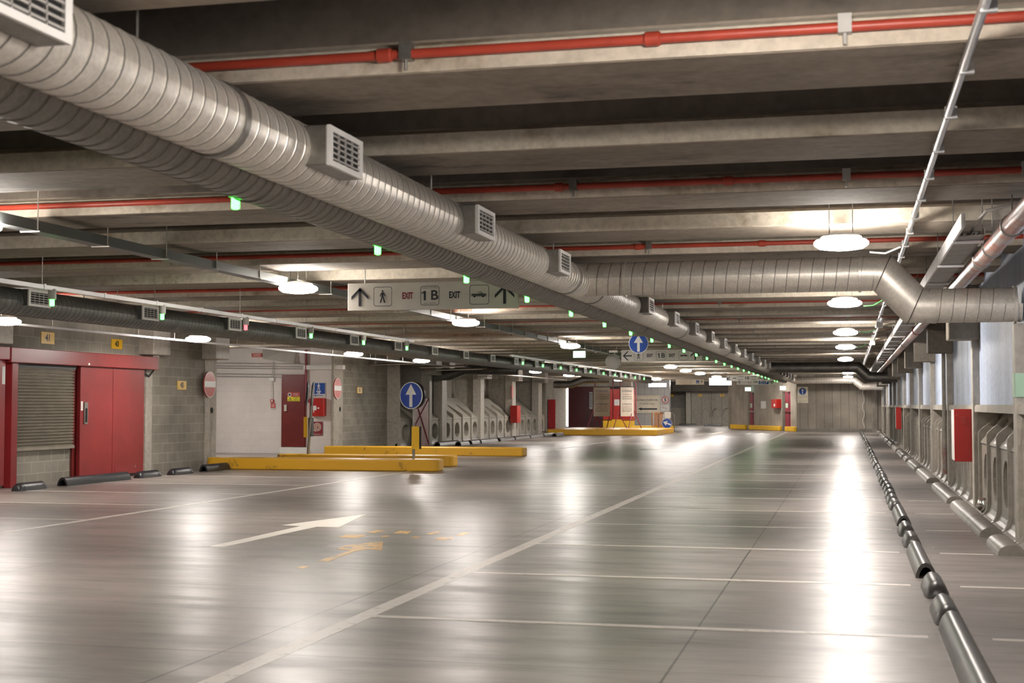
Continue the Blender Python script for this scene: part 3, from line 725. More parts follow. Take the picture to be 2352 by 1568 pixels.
kerb('yellow_island', a4.x, b4.x, b4.y, b4.y + 6.4, .26, 'long yellow edged island carrying the tall notice boards', rnd=.1)
# ================================================================== wheel stops
def stop(cx, y0, y1, w, h, label, group, mat='rubber', hollow=True, axis='Y', round_=False, seg=0):
    n = 10
    if round_: pr = [(w / 2 * math.cos(PI * k / n), h * math.sin(PI * k / n) ** .8) for k in range(n + 1)]
    else: pr = [(w / 2, 0), (w * .48, h * .28), (w * .36, h * .66), (w * .2, h * .92), (0, h), (-w * .2, h * .92), (-w * .36, h * .66), (-w * .48, h * .28), (-w / 2, 0)]
    Lg = y1 - y0; g = thing('wheel_stop', (cx, y0, 0), label, 'wheel stop', group)
    inn = [(x * .68, z * .72) for x, z in pr]
    mb = MB()
    if hollow:
        k = len(pr)
        for yy, yn in ((y0, y1),):
            o0 = [(cx + x, yy, z) for x, z in pr]; o1 = [(cx + x, yn, z) for x, z in pr]; i0 = [(cx + x, yy, z) for x, z in inn]; i1 = [(cx + x, yn, z) for x, z in inn]
            mb.add(o0 + o1, [(j, j + 1, k + j + 1, k + j) for j in range(k - 1)])
            mb.add(i0 + i1, [(j, j + 1, k + j + 1, k + j) for j in range(k - 1)], 1)
            mb.add(o0 + i0, [(j, j + 1, k + j + 1, k + j) for j in range(k - 1)]); mb.add(o1 + i1, [(j, j + 1, k + j + 1, k + j) for j in range(k - 1)])
        obj('body', mb, [mat, 'hollow'], g, smooth=True)
    else:
        # solid body with rounded end caps
        rings = [(0, .35), (.02, .7), (.06, .93), (.11, 1)] if not seg else [(0, .97), (.008, 1)]
        sec = [(y0 + a, s) for a, s in rings] + [(y1 - a, s) for a, s in rings[::-1]]
        vs = []; k = len(pr)
        for yy, s in sec: vs += [(cx + x * (.6 + .4 * s), yy, z * s) for x, z in pr]
        fs = [(i * k + j, i * k + j + 1, (i + 1) * k + j + 1, (i + 1) * k + j) for i in range(len(sec) - 1) for j in range(k - 1)]
        fs += [tuple(range(k))[::-1], tuple(range((len(sec) - 1) * k, len(sec) * k))]
        obj('body', mb.add(vs, fs), mat, g, smooth=True)
        if not seg:
            s = MB()
            for q in (.13, Lg - .14):
                s.add([(cx + x * 1.04, y0 + q + d, z * 1.04) for d in (0, .022) for x, z in pr], [(j, j + 1, k + j + 1, k + j) for j in range(k - 1)])
            obj('band', s, 'black', g, smooth=True)
    if seg:
        s = MB(); k = len(pr)
        for q in range(1, seg):
            yy = y0 + Lg * q / seg
            s.add([(cx + x * 1.01, yy + d, z * 1.012) for d in (0, .012) for x, z in pr], [(j, j + 1, k + j + 1, k + j) for j in range(k - 1)])
        obj('seam', s, 'dark', g, smooth=True)
    return g
rowlab = 'black rubber wheel stops on the right hand floor'
seq = [(6.3, 8.75, 1), (8.9, 9.62, 0), (10.15, 10.85, 0), (11.35, 13.2, 1), (13.72, 14.35, 0), (14.9, 15.6, 0), (16.2, 18.1, 1)]
y = 18.6
for i in range(9): seq.append((y, y + .70, 0)); y += 1.08 + .04 * (i % 3)
seq.append((y, y + 1.8, 1)); y += 2.3
while y < 73:
    lg = 1.8 if random.random() < .25 else .7
    seq.append((y, y + lg, int(lg > 1))); y += lg + .6
for i, (a, b, hol) in enumerate(seq):
    a = (a + .14) / .972; b = (b + .14) / .972
    stop(.60 + random.uniform(-.010, .010), a, b, .165 if hol else .175, .125, ('long hollow' if hol else 'short capped') + ' black rubber wheel stop, %s from the camera' % nth(i), rowlab, 'rubber', bool(hol))
seq2 = [(13.0, 14.1, 0), (14.85, 19.2, 4), (19.9, 23.6, 3), (25.1, 29.0, 3), (29.8, 33.6, 3), (34.6, 36.0, 0), (37.2, 41.0, 3), (42, 46, 3), (47, 51, 3), (52, 56, 3), (57, 61, 3), (62, 66, 3), (67, 71, 3)]
for i, (a, b, sg) in enumerate(seq2):
    a = (a + .34) / .972; b = (b + .34) / .972
    stop(1.455, a, b, .25, .105, 'wide grey brown wheel stop at the foot of the right wall, %s from the camera' % nth(i), 'wide wheel stops along the right wall', 'foot', True if i == 5 else False, seg=sg or 1, round_=True)
# left row (against the gate and blockwork)
lst = [((35, 1128), (102, 1118), 0), ((143, 1116), (290, 1098), 1), ((315, 1098), (364, 1090), 0), ((391, 1091), (437, 1085), 0), ((467, 1083), (568, 1072), 1)]
wh = ['below the roller shutter', 'in front of the red sliding gate', 'by the pale narrow pillar', 'below the yellow plate 45', 'by the end of the nearest yellow kerb']
for (p, q, hol), w in zip(lst, wh):
    A = at_z(*p); Bq = at_z(*q)
    stop(A.x, A.y, min(at_x(q[0], q[1], A.x).y, K1Y - .04), .20, .15 if hol else .13, ('long hollow' if hol else 'short capped') + ' black wheel stop on the floor ' + w, 'black wheel stops along the left wall', 'black', bool(hol))
# wheel stops in front of the left oval panels
for i, (u0, v0, u1) in enumerate(((1004, 1023, 1050), (1052, 1023, 1072), (1078, 1020, 1097), (1100, 1018, 1138), (1144, 1013.5, 1176), (1179, 1009.5, 1212), (1214, 1006, 1243), (1246, 1002.5, 1270), (1273, 1002, 1291))):
    A = at_z(u0, v0); A.x = max(A.x, XL + .22); A.y = at_x(u0, v0, A.x).y; y1 = at_x(u1, v0, A.x).y
    stop(A.x, A.y, y1, .24, .15, 'hollow dark wheel stop before the oval panels, %s from the left' % nth(i), 'wheel stops before the left oval panels', 'rubber', True)
for i, (u0, u1, v) in enumerate(((1560, 1600, 977.5), (1616, 1657, 978.5))):
    A = at_z(u0, v); B_ = at_z(u1, v); g = thing('wheel_stop', A, 'dark wheel stop by the far end wall panels, %s from the left' % nth(i), 'wheel stop')
    obj('body', MB().prism([(A.x, A.y + .12 * math.cos(t), .14 * math.sin(t)) for t in [PI * k / 8 for k in range(9)]], (B_.x - A.x, 0, 0)), 'black', g, smooth=True)
# ================================================================== floor paint
def paint(px, mat, lab, cat='floor marking', z=.0015, name='floor_line', grp=None):
    pts = [at_z(u, v) for u, v in px]
    mb = MB().prism([(p.x, p.y, .0) for p in pts], (0, 0, z)); return tag(obj(name, mb, mat), lab, cat, grp, None)
def fbox(x0, y0, x1, y1, mat, lab, name='floor_line', grp=None, z=.0015):
    return tag(obj(name, MB().box((x0, y0, .0), (x1, y1, z)), mat), lab, 'floor marking', grp)
fbox(-3.21, 3.5, -3.08, 74, 'wline', 'long worn white lane line running from the bottom edge to the far doors')
fbox(-9.10, 12, -9.0, 29.3, 'wline', 'long white line bounding the left parking bays')
y = 8.85
for i in range(11):
    fbox(-3.08, y - .045, .45, y + .045, 'wline', 'white bay line across the right hand floor, %s from the camera' % nth(i), grp='bay lines on the right')
    if i < 6: fbox(.82, y - .035, 1.3, y + .035, 'wline', 'short white line end beyond the rubber stops, %s from the camera' % nth(i), grp='short bay line ends by the right wall')
    y += 2.49
for i, y in enumerate((12.9, 15.4, 17.9, 20.4, 22.9, 25.4, 27.9)):
    fbox(-13.5, y - .04, -9.1, y + .04, 'wline', 'white bay line before the left wall, %s from the camera' % nth(i), grp='bay lines on the left')
def sc(px, ox, oy, k): return [(ox + x / k, oy + y / k) for x, y in px]
K5 = 2352 / 1100
paint(sc([(1027, 438), (1100, 440), (1555, 341), (1662, 344), (1797, 279), (1385, 333), (1475, 338)], 0, 1050, K5), 'wline2', 'large white direction arrow painted in the middle of the aisle', name='floor_arrow')
paint([(1466, 1037), (1474, 1038), (1498, 1032), (1508, 1033), (1523, 1029), (1481, 1031), (1490, 1032)], 'wline2', 'small far white direction arrow painted on the aisle floor', name='floor_arrow')
paint(sc([(1560, 508), (1610, 512), (1745, 462), (1800, 452), (1875, 456), (1882, 413), (1800, 420), (1690, 434), (1655, 451), (1720, 458)], 0, 1050, K5), 'yline', 'faded orange direction arrow on the floor beside the white arrow', name='floor_arrow')
for i, q in enumerate(([(1662, 392), (1700, 380), (1812, 381), (1745, 397)], [(1800, 370), (1850, 358), (1890, 360), (1840, 372)], [(1865, 388), (1900, 384), (1918, 388), (1890, 393)],
                       [(1930, 372), (1965, 361), (2022, 363), (2000, 376)], [(2090, 375), (2150, 364), (2165, 368), (2110, 380)], [(2130, 405), (2160, 392), (2230, 393), (2215, 404)],
                       [(2235, 382), (2275, 368), (2310, 370), (2270, 384)], [(1455, 542), (1485, 533), (1520, 536), (1490, 546)], [(2015, 393), (2040, 388), (2070, 392), (2040, 397)])):
    paint(sc(q, 0, 1050, K5), 'yline', 'scrap of faded orange lettering on the floor, %s in the scatter' % nth(i), name='paint_scrap', grp='scraps of faded orange floor lettering')
for i, q in enumerate(([(1590, 998), (1604, 999), (1622, 996), (1640, 997), (1665, 992), (1655, 991), (1635, 995)], [(1712, 997), (1720, 997), (1727, 994), (1722, 994)], [(1738, 997), (1765, 998), (1768, 997), (1752, 996), (1755, 994), (1748, 994)])):
    paint(q, 'wline2', 'far white floor mark before the exit doors, %s from the left' % nth(i), name='floor_mark')
fbox(-9.05, 41, -8.95, 63, 'wline', 'far white line between the middle and far yellow kerbs')

# ================================================================== signs
def hook(g, fr, xs, y0, top=3.02, n=-.02):
    for x in xs:
        p = fr(x, y0, n); obj('hanger_rod', MB().tube([p, (p.x, p.y, tz(p.y))], .006, 6), 'galvd', g)
def overhead(name, u0, u1, v0, v1, Y, lab, mat='signp', top=3.02):
    A = at_y(u0, v0, Y); Bb = at_y(u1, v1, Y); c = (A + Bb) / 2; w = Bb.x - A.x; h = abs(A.z - Bb.z)
    fr = fx(c); g = thing(name, c, lab, 'sign')
    mb = MB(); poly(mb, fr, rectp(-w / 2, -h / 2, w / 2, h / 2), -.05, 0); obj('panel', mb, mat, g, bevel=.004)
    hook(g, fr, (-w * .4, w * .4), h / 2, top); return g, fr, w, h
def pict_frame(g, fr, x0, y0, x1, y1):
    mb = MB(); annulus(mb, fr, rrect(x0, y0, x1, y1, .03), rrect(x0 + .006, y0 + .006, x1 - .006, y1 - .006, .026), .004); obj('pictogram_frame', mb, 'dark', g)
g, fr, w, h = overhead('hanging_sign', 799, 1190, 651, 707, 15.7, 'long pale overhead sign with two black up arrows and EXIT 1B lettering')
k = w / 391.0
X = lambda u: (u - 994.5) * k
mb = MB(); arrow_open(mb, fr, X(828), .0, .215, .225, .034, 0, .003, .006); obj('arrow', mb, 'ink', g)
mb = MB(); arrow_open(mb, fr, X(1160), .0, .235, .225, .034, 0, .003, .006); obj('arrow', mb, 'ink', g)
mb = MB(); walker(mb, fr, X(881), 0, .15, .003, .006); obj('walking_figure', mb, 'ink', g)
mb = MB(); car(mb, fr, X(1102), .0, .18, .003, .006); obj('car_symbol', mb, 'ink', g)
for a, b in ((860, 903), (969, 1012), (1081, 1125)): pict_frame(g, fr, X(a), -.115, X(b), .115)
text(fr, 'EXIT', X(939), 0, .074, 'darkred', g, bold=.004, maxw=.135); text(fr, 'EXIT', X(1047), 0, .074, 'ink', g, bold=.004, maxw=.135)
one(g, fr, X(977), 0, .112); text(fr, 'B', X(1001), 0, .112, 'ink', g, bold=.003, sx=1.1)
for yy in (.09, -.092): text(fr, 'PIANO  SETTORE' if yy > 0 else 'LEVEL  SECTOR', X(990.5), yy, .016, 'dark', g)
# second one
Y = 36.0
g, fr, w, h = overhead('hanging_sign', 1427, 1612, 803.5, 829.5, Y, 'second overhead sign further off, with a left arrow and EXIT 1B lettering')
k = w / 185.0; X = lambda u: (u - 1519.5) * k
mb = MB(); arrow_open(mb, fr, X(1441), 0, .24, .24, .035, PI / 2, .003, .006); obj('arrow', mb, 'ink', g)
mb = MB(); arrow_open(mb, fr, X(1597), 0, .24, .24, .035, 0, .003, .006); obj('arrow', mb, 'ink', g)
mb = MB(); walker(mb, fr, X(1467), 0, .16, .003, .006); obj('walking_figure', mb, 'ink', g)
mb = MB(); car(mb, fr, X(1571), 0, .19, .003, .006); obj('car_symbol', mb, 'ink', g)
for a, b in ((1457, 1478), (1508, 1529), (1560, 1581)): pict_frame(g, fr, X(a), -.12, X(b), .12)
text(fr, 'EXIT', X(1493), 0, .08, 'ink', g, bold=.004, maxw=.15); text(fr, 'EXIT', X(1544), 0, .08, 'ink', g, bold=.004, maxw=.15); one(g, fr, X(1513.5), 0, .12); text(fr, 'B', X(1523.5), 0, .12, 'ink', g, bold=.003)
# third
g, fr, w, h = overhead('hanging_sign', 1668, 1780, 862, 874.5, 64.5, 'third overhead sign far off with 1B between two diagonal arrows')
k = w / 112.0; X = lambda u: (u - 1724) * k
mb = MB(); arrow_open(mb, fr, X(1673), 0, .2, .2, .035, PI * .75, .003, .006); arrow_open(mb, fr, X(1758), 0, .2, .2, .035, PI * .75, .003, .006); obj('arrow', mb, 'ink', g)
one(g, fr, X(1712.5), 0, .13); text(fr, 'B', X(1718.5), 0, .13, 'ink', g, bold=.003)
for u, s in ((1701, 'AI PIANI'), (1731, 'LOWER')):
    text(fr, s, X(u), .07, .05, 'ink', g, maxw=.25); text(fr, 'INFERIORI' if u < 1710 else 'LEVELS', X(u), -.07, .05, 'ink', g, maxw=.25)
mb = MB(); car(mb, fr, X(1687), 0, .18, .003, .006); car(mb, fr, X(1746), 0, .18, .003, .006); obj('car_symbol', mb, 'ink', g)
# fourth: white one with the blue squares
g, fr, w, h = overhead('hanging_sign', 1692, 1780, 871.5, 883, 68.5, 'bright white overhead sign with wheelchair and parking symbols below the third one', 'signw')
k = w / 88.0; X = lambda u: (u - 1736) * k
for a, b in ((1743, 1754), (1756, 1765.5)):
    mb = MB(); poly(mb, fr, rectp(X(a), -.1, X(b), .11), .002, .006); obj('blue_square', mb, 'blues', g)
mb = MB(); annulus(mb, fr, disc(X(1748.5), -.02, .07, 20), disc(X(1748.5), -.02, .048, 20), .008); poly(mb, fr, rectp(X(1748) - .015, -.02, X(1748) + .01, .09), .007, .009); obj('wheelchair_symbol', mb, 'arrow', g)
text(fr, 'P', X(1761), 0, .14, 'arrow', g, n=.009, bold=.01); one(g, fr, X(1732), .02, .12); text(fr, 'A', X(1737.5), 0.02, .12, 'ink', g, bold=.003); text(fr, 'EXIT', X(1722), -.03, .06, 'ink', g)
mb = MB(); arrow_open(mb, fr, X(1773), 0, .2, .2, .035, 0, .003, .006); arrow_open(mb, fr, X(1698), 0, .2, .2, .03, 0, .003, .006); obj('arrow', mb, 'ink', g)
# cream text sign
g, fr, w, h = overhead('hanging_sign', 1552, 1617, 871, 883, 80, 'cream overhead text sign with a small blue wheelchair square and up arrow', 'signc')
k = w / 65.0; X = lambda u: (u - 1584.5) * k
for i, s in enumerate(('DIVIETO DI TRANSITO E SOSTA', 'PARCHEGGIO RISERVATO CLIENTI', 'ZONE OF RESERVED PARKING', 'ONLY FOR THE DISABLED')):
    text(fr, s, X(1575), .10 - .07 * i, .035, 'darkred', g, maxw=1.0)
mb = MB(); poly(mb, fr, rectp(X(1599), -.08, X(1606), .09), .002, .006); obj('blue_square', mb, 'blues', g)
mb = MB(); annulus(mb, fr, disc(X(1602.3), -.02, .05, 16), disc(X(1602.3), -.02, .035, 16), .008); obj('wheelchair_symbol', mb, 'arrow', g)
mb = MB(); arrow_open(mb, fr, X(1611.5), 0, .14, .17, .025, 0, .003, .006); obj('arrow', mb, 'ink', g)
# lit box signs
def litbox(u0, u1, v0, v1, Y, lab, mat, extra=None):
    A = at_y(u0, v0, Y); Bb = at_y(u1, v1, Y); c = (A + Bb) / 2; w = Bb.x - A.x; h = abs(A.z - Bb.z); fr = fx(c)
    g = thing('lit_exit_sign', c, lab, 'lit sign')
    mb = MB(); poly(mb, fr, rectp(-w / 2, -h / 2, w / 2, h / 2), -.07, -.002); obj('housing', mb, 'signw', g)
    mb = MB(); poly(mb, fr, rectp(-w / 2 + .012, -h / 2 + .012, w / 2 - .012, h / 2 - .012), -.004, .002); obj('panel', mb, mat, g)
    hook(g, fr, (0,), h / 2, 3.02, -.03)
    return g, fr, w, h
litbox(1316, 1345, 805.5, 821.5, 38.5, 'small white green lit exit sign hung under the grey cable tray', 'exitg')
g, fr, w, h = litbox(1489, 1531, 879.5, 888.5, 79.5, 'lit white and green sign box on the pale cladding wall', 'litb')
mb = MB(); poly(mb, fr, rectp(w * .22, -h * .36, w * .47, h * .36), .002, .006); obj('green_symbol', mb, 'exitg', g)
litbox(1629, 1680, 868, 884, 70.5, 'large glowing white sign box hung across the far aisle', 'litw')
litbox(1711, 1725, 889, 898, 81.0, 'green lit exit sign above the left far emergency door', 'exitg')
litbox(1791, 1805, 886, 895.5, 75.2, 'green lit exit sign above the right far emergency door', 'exitg')
# round blue signs
def blue_disc(g, fr, r, rot=0, k=1.0, name='disc'):
    mb = MB(); poly(mb, fr, disc(0, 0, r, 48), -.02, 0); obj(name, mb, ['arrow'], g)
    mb = MB(); poly(mb, fr, disc(0, 0, r * .94, 48), -.0, .003); obj('blue_face', mb, 'blues', g)
    mb = MB(); poly(mb, fr, arrow_up(r * .95, r * 1.68, r * .27, r * .78, 0, 0, rot), .003, .006); obj('arrow', mb, 'arrow', g)
c = at_y(944, 908, K1Y + .45)
base = Vector((at_y(950, 1050, K1Y + .45).x, K1Y + .45, .25))
g = thing('arrow_sign_post', base, 'round blue sign with white up arrow on a post standing on the yellow kerb', 'road sign')
fr = FR(c, (1, -.30, 0)); blue_disc(g, fr, .292)
mb = MB(); poly(mb, fr, disc(0.01, -.0, .292, 48), -.13, -.07); obj('rear_disc', mb, 'black', g)
obj('post', MB().tube([base, (c.x + .05, base.y + .03, c.z - .2), (c.x + .03, base.y + .03, c.z + .25)], .03, 14), 'galvd', g, smooth=True)
p0 = at_y(946, 979, K1Y + .42); p1 = at_y(962.5, 1031, K1Y + .42); f2 = FR(((p0.x + p1.x) / 2, p0.y, (p0.z + p1.z) / 2), (1, .1, 0)); wq = (p1.x - p0.x) / 2; hq = (p0.z - p1.z) / 2
mb = MB(); poly(mb, f2, rectp(-wq, -hq, wq, hq), 0, .012); obj('yellow_plate', mb, 'yplate', g)
mb = MB(); poly(mb, f2, rectp(-wq + .03, -hq, wq + .03, hq), -.09, -.08); obj('rear_plate', mb, 'dark', g)
# leaning post seen from the side
Yq = K2Y + .3
q0 = at_y(707.5, 1039, Yq); q0.z = .25; q1 = at_y(719, 884, Yq)
g = thing('arrow_sign_post', q0, 'leaning post with a round sign seen edge on, before the red hose box', 'road sign')
obj('post', MB().tube([q0, q1], .032, 14), 'galvd', g, smooth=True)
cc = at_y(714.5, 904, Yq); f3 = FR(cc + Vector((0, 0, 0)), Vector((-.30, 1, .0)), (.09, 0.03, 1))
mb = MB(); poly(mb, f3, disc(0, 0, .285, 40), .03, .05); poly(mb, f3, disc(0, 0, .27, 40), -.10, -.08); obj('disc', mb, 'dark', g)
p0 = at_y(699, 957, Yq); p1 = at_y(707, 1004, Yq); mb = MB().box((p0.x, Yq - .04, p1.z), (p1.x, Yq - .02, p0.z)); obj('yellow_plate', mb, 'yplate', g)
obj('rear_plate', MB().box((p1.x + .01, Yq - .01, p1.z + .02), (p1.x + .09, Yq + .14, p0.z - .02)), 'dark', g)
# hanging blue disc
Yh = 33.5; c = at_y(1466.5, 788.5, Yh); g = thing('hanging_arrow_sign', c, 'round blue sign with up arrow hung from the ceiling over the aisle', 'road sign')
rr = abs(at_y(1489, 788, Yh).x - at_y(1444, 788, Yh).x) / 2; fr = fx(c); blue_disc(g, fr, rr); hook(g, fr, (0,), rr, 3.02)
# convex mirror
Ym = 38.0; c = at_y(1407.5, 831, Ym); r = abs(at_y(1424, 831, Ym).x - at_y(1391, 831, Ym).x) / 2
g = thing('convex_mirror', c, 'round convex traffic mirror hung beside the second overhead sign', 'mirror')
obj('mirror_dome', MB().lathe(c, [(r, 0), (r * .95, -.03), (r * .75, -.07), (r * .4, -.10), (.01, -.11)], 36, 0, 'Y'), 'signw', g, smooth=True)  # white colour stands in for the bright reflection
obj('rim', MB().lathe(c, [(r, .03), (r * 1.05, .02), (r * 1.05, -.01), (r, -.015)], 36, 0, 'Y'), 'signw', g, smooth=True)
obj('bracket', MB().tube([c + Vector((0, .03, 0)), c + Vector((.05, .05, r + .05)), (c.x + .12, c.y, tz(c.y))], .014, 8).box(c + Vector((-.10, -.04, r + .06)), c + Vector((.14, .06, r + .12))), 'galv', g)
tag(obj('camera_housing', MB().box(at_y(1365, 791, 40), at_y(1371, 797, 40.3)).box(at_y(1365, 806, 40), at_y(1371, 811, 40.3)).tube([at_y(1368, 790, 40.1), at_y(1368, 811, 40.1)], .01, 6), 'signw'), 'small white camera pair hung left of the convex mirror', 'camera')

# no entry signs on left pillars
def no_entry(u, v, x, hpx, lab):
    c = at_x(u, v, x); r = abs(at_x(u, v - hpx / 2, x).z - at_x(u, v + hpx / 2, x).z) / 2; fr = fl(c); g = thing('no_entry_sign', c, lab, 'road sign')
    mb = MB(); poly(mb, fr, disc(0, 0, r, 48), -.03, 0); obj('disc', mb, 'nored', g)
    mb = MB(); annulus(mb, fr, disc(0, 0, r, 48), disc(0, 0, r * .95, 48), .002); poly(mb, fr, rectp(-r * .9, -r * .2, r * .9, r * .26), .001, .004); obj('white_bar', mb, 'arrow', g)
no_entry(482.5, 883, XL + .10, 60, 'red and white no entry sign on the pillar left of the white wall')
no_entry(776, 892, XM + .06, 48, 'red and white no entry sign right of the red hose box')
# yellow bay number plates
def plate(u, v, x, wpx, hpx, s, lab, rot=0, dark=False):
    c = at_x(u, v, x); w = abs(at_x(u + wpx / 2, v, x).y - at_x(u - wpx / 2, v, x).y); h = abs(at_x(u, v - hpx / 2, x).z - at_x(u, v + hpx / 2, x).z)
    fr = fl(c); g = thing('bay_number_plate', c, lab, 'number plate'); mb = MB(); poly(mb, fr, rectp(-w / 2, -h / 2, w / 2, h / 2), -.0, .012); obj('panel', mb, 'yplate', g)
    text(fr, s, 0, 0, h * .55, 'ink', g, n=.014, bold=.006, maxw=w * .6)
plate(109, 776, XL + .0, 30, 27, '41', 'yellow number plate 41 above the roller shutter')
plate(267.5, 790, XL, 25, 22, '43', 'yellow number plate 43 above the red sliding gate')
plate(417, 884.5, XL, 20, 20, '45', 'yellow number plate 45 on the grey blockwork')
plate(825.5, 896, XM, 11, 14, '51', 'yellow number plate on the pale far blockwork')
for u, v, s, lb in ((1050, 906, '57', 'first bay of oval panels'), (1129, 908, '59', 'second bay of oval panels'), (1193.5, 910.5, '61', 'third bay of oval panels')):
    plate(u, v, XL - 1.05, 6.5, 10, s, 'small yellow number plate above the ' + lb)
# ================================================================== red gate and shutter
x = XL
def wy(u): return at_x(u, 950, x + .12).y
def wz(u, v): return at_x(u, v, x + .12).z
g = thing('sliding_gate', (x, wy(250), 0), 'red sliding fire gate with two joined leaves and a long red top rail', 'gate')
yA, yM, yE = wy(183), wy(258), wy(330)
zt = wz(258, 842)
obj('leaf', MB().box((x + .05, yA, .05), (x + .13, yM - .01, zt)), 'redworn' if 0 else 'red', g, bevel=.008)
obj('leaf', MB().box((x + .05, yM, .05), (x + .13, yE, zt)), 'red', g, bevel=.008)
obj('scraped_foot', MB().box((x + .131, yM + .1, .06), (x + .134, yE - .08, .22)), 'redworn', g)
z0_ = wz(180, 833)
obj('top_rail', MB().box((x + .0, wy(12), zt - .02), (x + .22, wy(353), zt + .24)), 'red', g, bevel=.01)
obj('post', MB().box((x + .0, wy(22), 0), (x + .16, wy(36), zt)), 'red', g, bevel=.01)
obj('post', MB().box((x + .0, wy(176), 0), (x + .04, wy(184), zt)), 'reddark', g)
obj('handle', MB().box((x + .13, yA + .12, 1.05), (x + .15, yA + .24, 1.45)), 'galvd', g); 
obj('handle_recess', MB().box((x + .15, yA + .15, 1.08), (x + .155, yA + .21, 1.34)), 'hollow', g)
obj('sticker', MB().box((x + .13, yA + .02, 1.30), (x + .133, yA + .09, 1.47)), 'paper', g)
obj('sticker', MB().box((x + .22, wy(190), zt + .0), (x + .223, wy(194), zt + .04)), 'paper', g)
g = thing('sliding_gate', (x, wy(2), 0), 'edge of another red gate cut by the left side of the frame', 'gate')
obj('leaf', MB().box((x + .05, wy(-60), .05), (x + .14, wy(9), zt + .02)), 'red', g, bevel=.008)
obj('top_rail', MB().box((x, wy(-80), zt + .02), (x + .22, wy(9), zt + .24)), 'red', g, bevel=.01)
obj('sticker', MB().box((x + .14, wy(1), 1.75), (x + .143, wy(8), 2.05)), 'paper', g)
g = thing('roller_shutter', (x, wy(100), 0), 'grey slatted roller shutter above low blockwork beside the red gate', 'shutter')
ys0, ys1 = wy(36), wy(176); zs0, zs1 = wz(100, 1029), wz(100, 843); ns = 26; st = (zs1 - zs0) / ns; prf = []
for i in range(ns):
    z = zs0 + i * st; prf += [(x + .03, z), (x + .065, z + st * .25), (x + .075, z + st * .6), (x + .03, z + st * .93)]
mb = MB(); n_ = len(prf); mb.add([(a, ys0, b) for a, b in prf] + [(a, ys1, b) for a, b in prf], [(i, i + 1, n_ + i + 1, n_ + i) for i in range(n_ - 1)]); obj('slats', mb, 'shutter', g)
obj('bottom_bar', MB().box((x + .02, ys0, zs0 - .03), (x + .09, ys1, zs0 + .02)), 'shutter', g)
obj('head_box', MB().box((x + .0, ys0, zs1 - .02), (x + .10, ys1, zs1 + .05)), 'dark', g)
# cable loop right of gate
A = at_x(352, 822, x + .1)
tag(obj('junction_box', MB().box((x + .0, A.y, A.z), (x + .1, A.y + .25, A.z + .22)), 'signw'), 'small grey box at the right end of the red top rail', 'electrical box')
tag(obj('hanging_cable', MB().tube([(x + .06, A.y + .1, A.z), (x + .06, A.y + .1, A.z - .25), (x + .06, A.y - .1, A.z - .38), (x + .06, A.y - .3, A.z - .3), (x + .06, A.y - .35, A.z - .1)], .018, 8), 'dark', smooth=True), 'loop of dark cable hanging at the end of the red top rail', 'cable')
# ================================================================== white room
yw = YW - .01
def wp(u, v, Y=None): return at_y(u, v, Y or yw)
a = wp(651, 863); b = wp(700, 1026)
g = thing('metal_door', (a.x, yw, b.z), 'dark red metal door with warning stickers in the white wall', 'door')
obj('leaf', MB().box((a.x, yw - .05, b.z), (b.x, yw, a.z)), 'reddark', g, bevel=.005)
obj('frame', MB().box((a.x - .04, yw - .03, b.z), (a.x, yw, a.z + .04)).box((a.x, yw - .03, a.z), (b.x, yw, a.z + .04)).box((b.x, yw - .03, b.z), (b.x + .04, yw, a.z + .04)), 'reddark', g)
h0 = wp(655.5, 929); h1 = wp(661, 944)
obj('handle', MB().box((h0.x, yw - .10, h1.z), (h1.x, yw - .05, h0.z)), 'galv', g)
obj('step', MB().box((a.x - .05, yw - .12, 0), (b.x + .1, yw, b.z - .01)), 'signw', g)
p = wp(662, 901); q = wp(690, 911); q2 = wp(690, 921)
obj('red_sticker', MB().box((p.x, yw - .054, q.z), (q.x, yw - .051, p.z)), 'nored', g)
obj('yellow_sticker', MB().box((p.x, yw - .054, q2.z), (q.x, yw - .051, q.z)), plain('sticker_yellow', (.80, .72, .02), .4), g)
fr = fx((0, yw - .055, 0)); mb = MB(); s0 = wp(667, 906); poly(mb, fr, disc(s0.x, s0.z, .055, 20), 0, .002); obj('prohibition_disc', mb, 'arrow', g)
mb = MB(); poly(mb, fr, disc(s0.x, s0.z, .035, 16), .002, .004); obj('prohibition_symbol', mb, 'ink', g)
s1 = wp(668, 916.5); mb = MB(); annulus(mb, fr, [(s1.x - .06, s1.z - .045), (s1.x + .06, s1.z - .045), (s1.x, s1.z + .055)], [(s1.x - .04, s1.z - .035), (s1.x + .04, s1.z - .035), (s1.x, s1.z + .035)], .003); poly(mb, fr, rectp(s1.x - .005, s1.z - .02, s1.x + .005, s1.z + .02), .002, .004); obj('warning_triangle', mb, 'ink', g)
for vv, s, mt in ((904, 'VIETATO', 'arrow'), (907.5, "L'ACCESSO", 'arrow'), (913, 'ATTENZIONE', 'ink'), (916, 'ALTA', 'ink'), (919, 'TENSIONE', 'ink')):
    t = wp(681, vv); text(fr, s, t.x, t.z, .026, mt, g, maxw=.17)
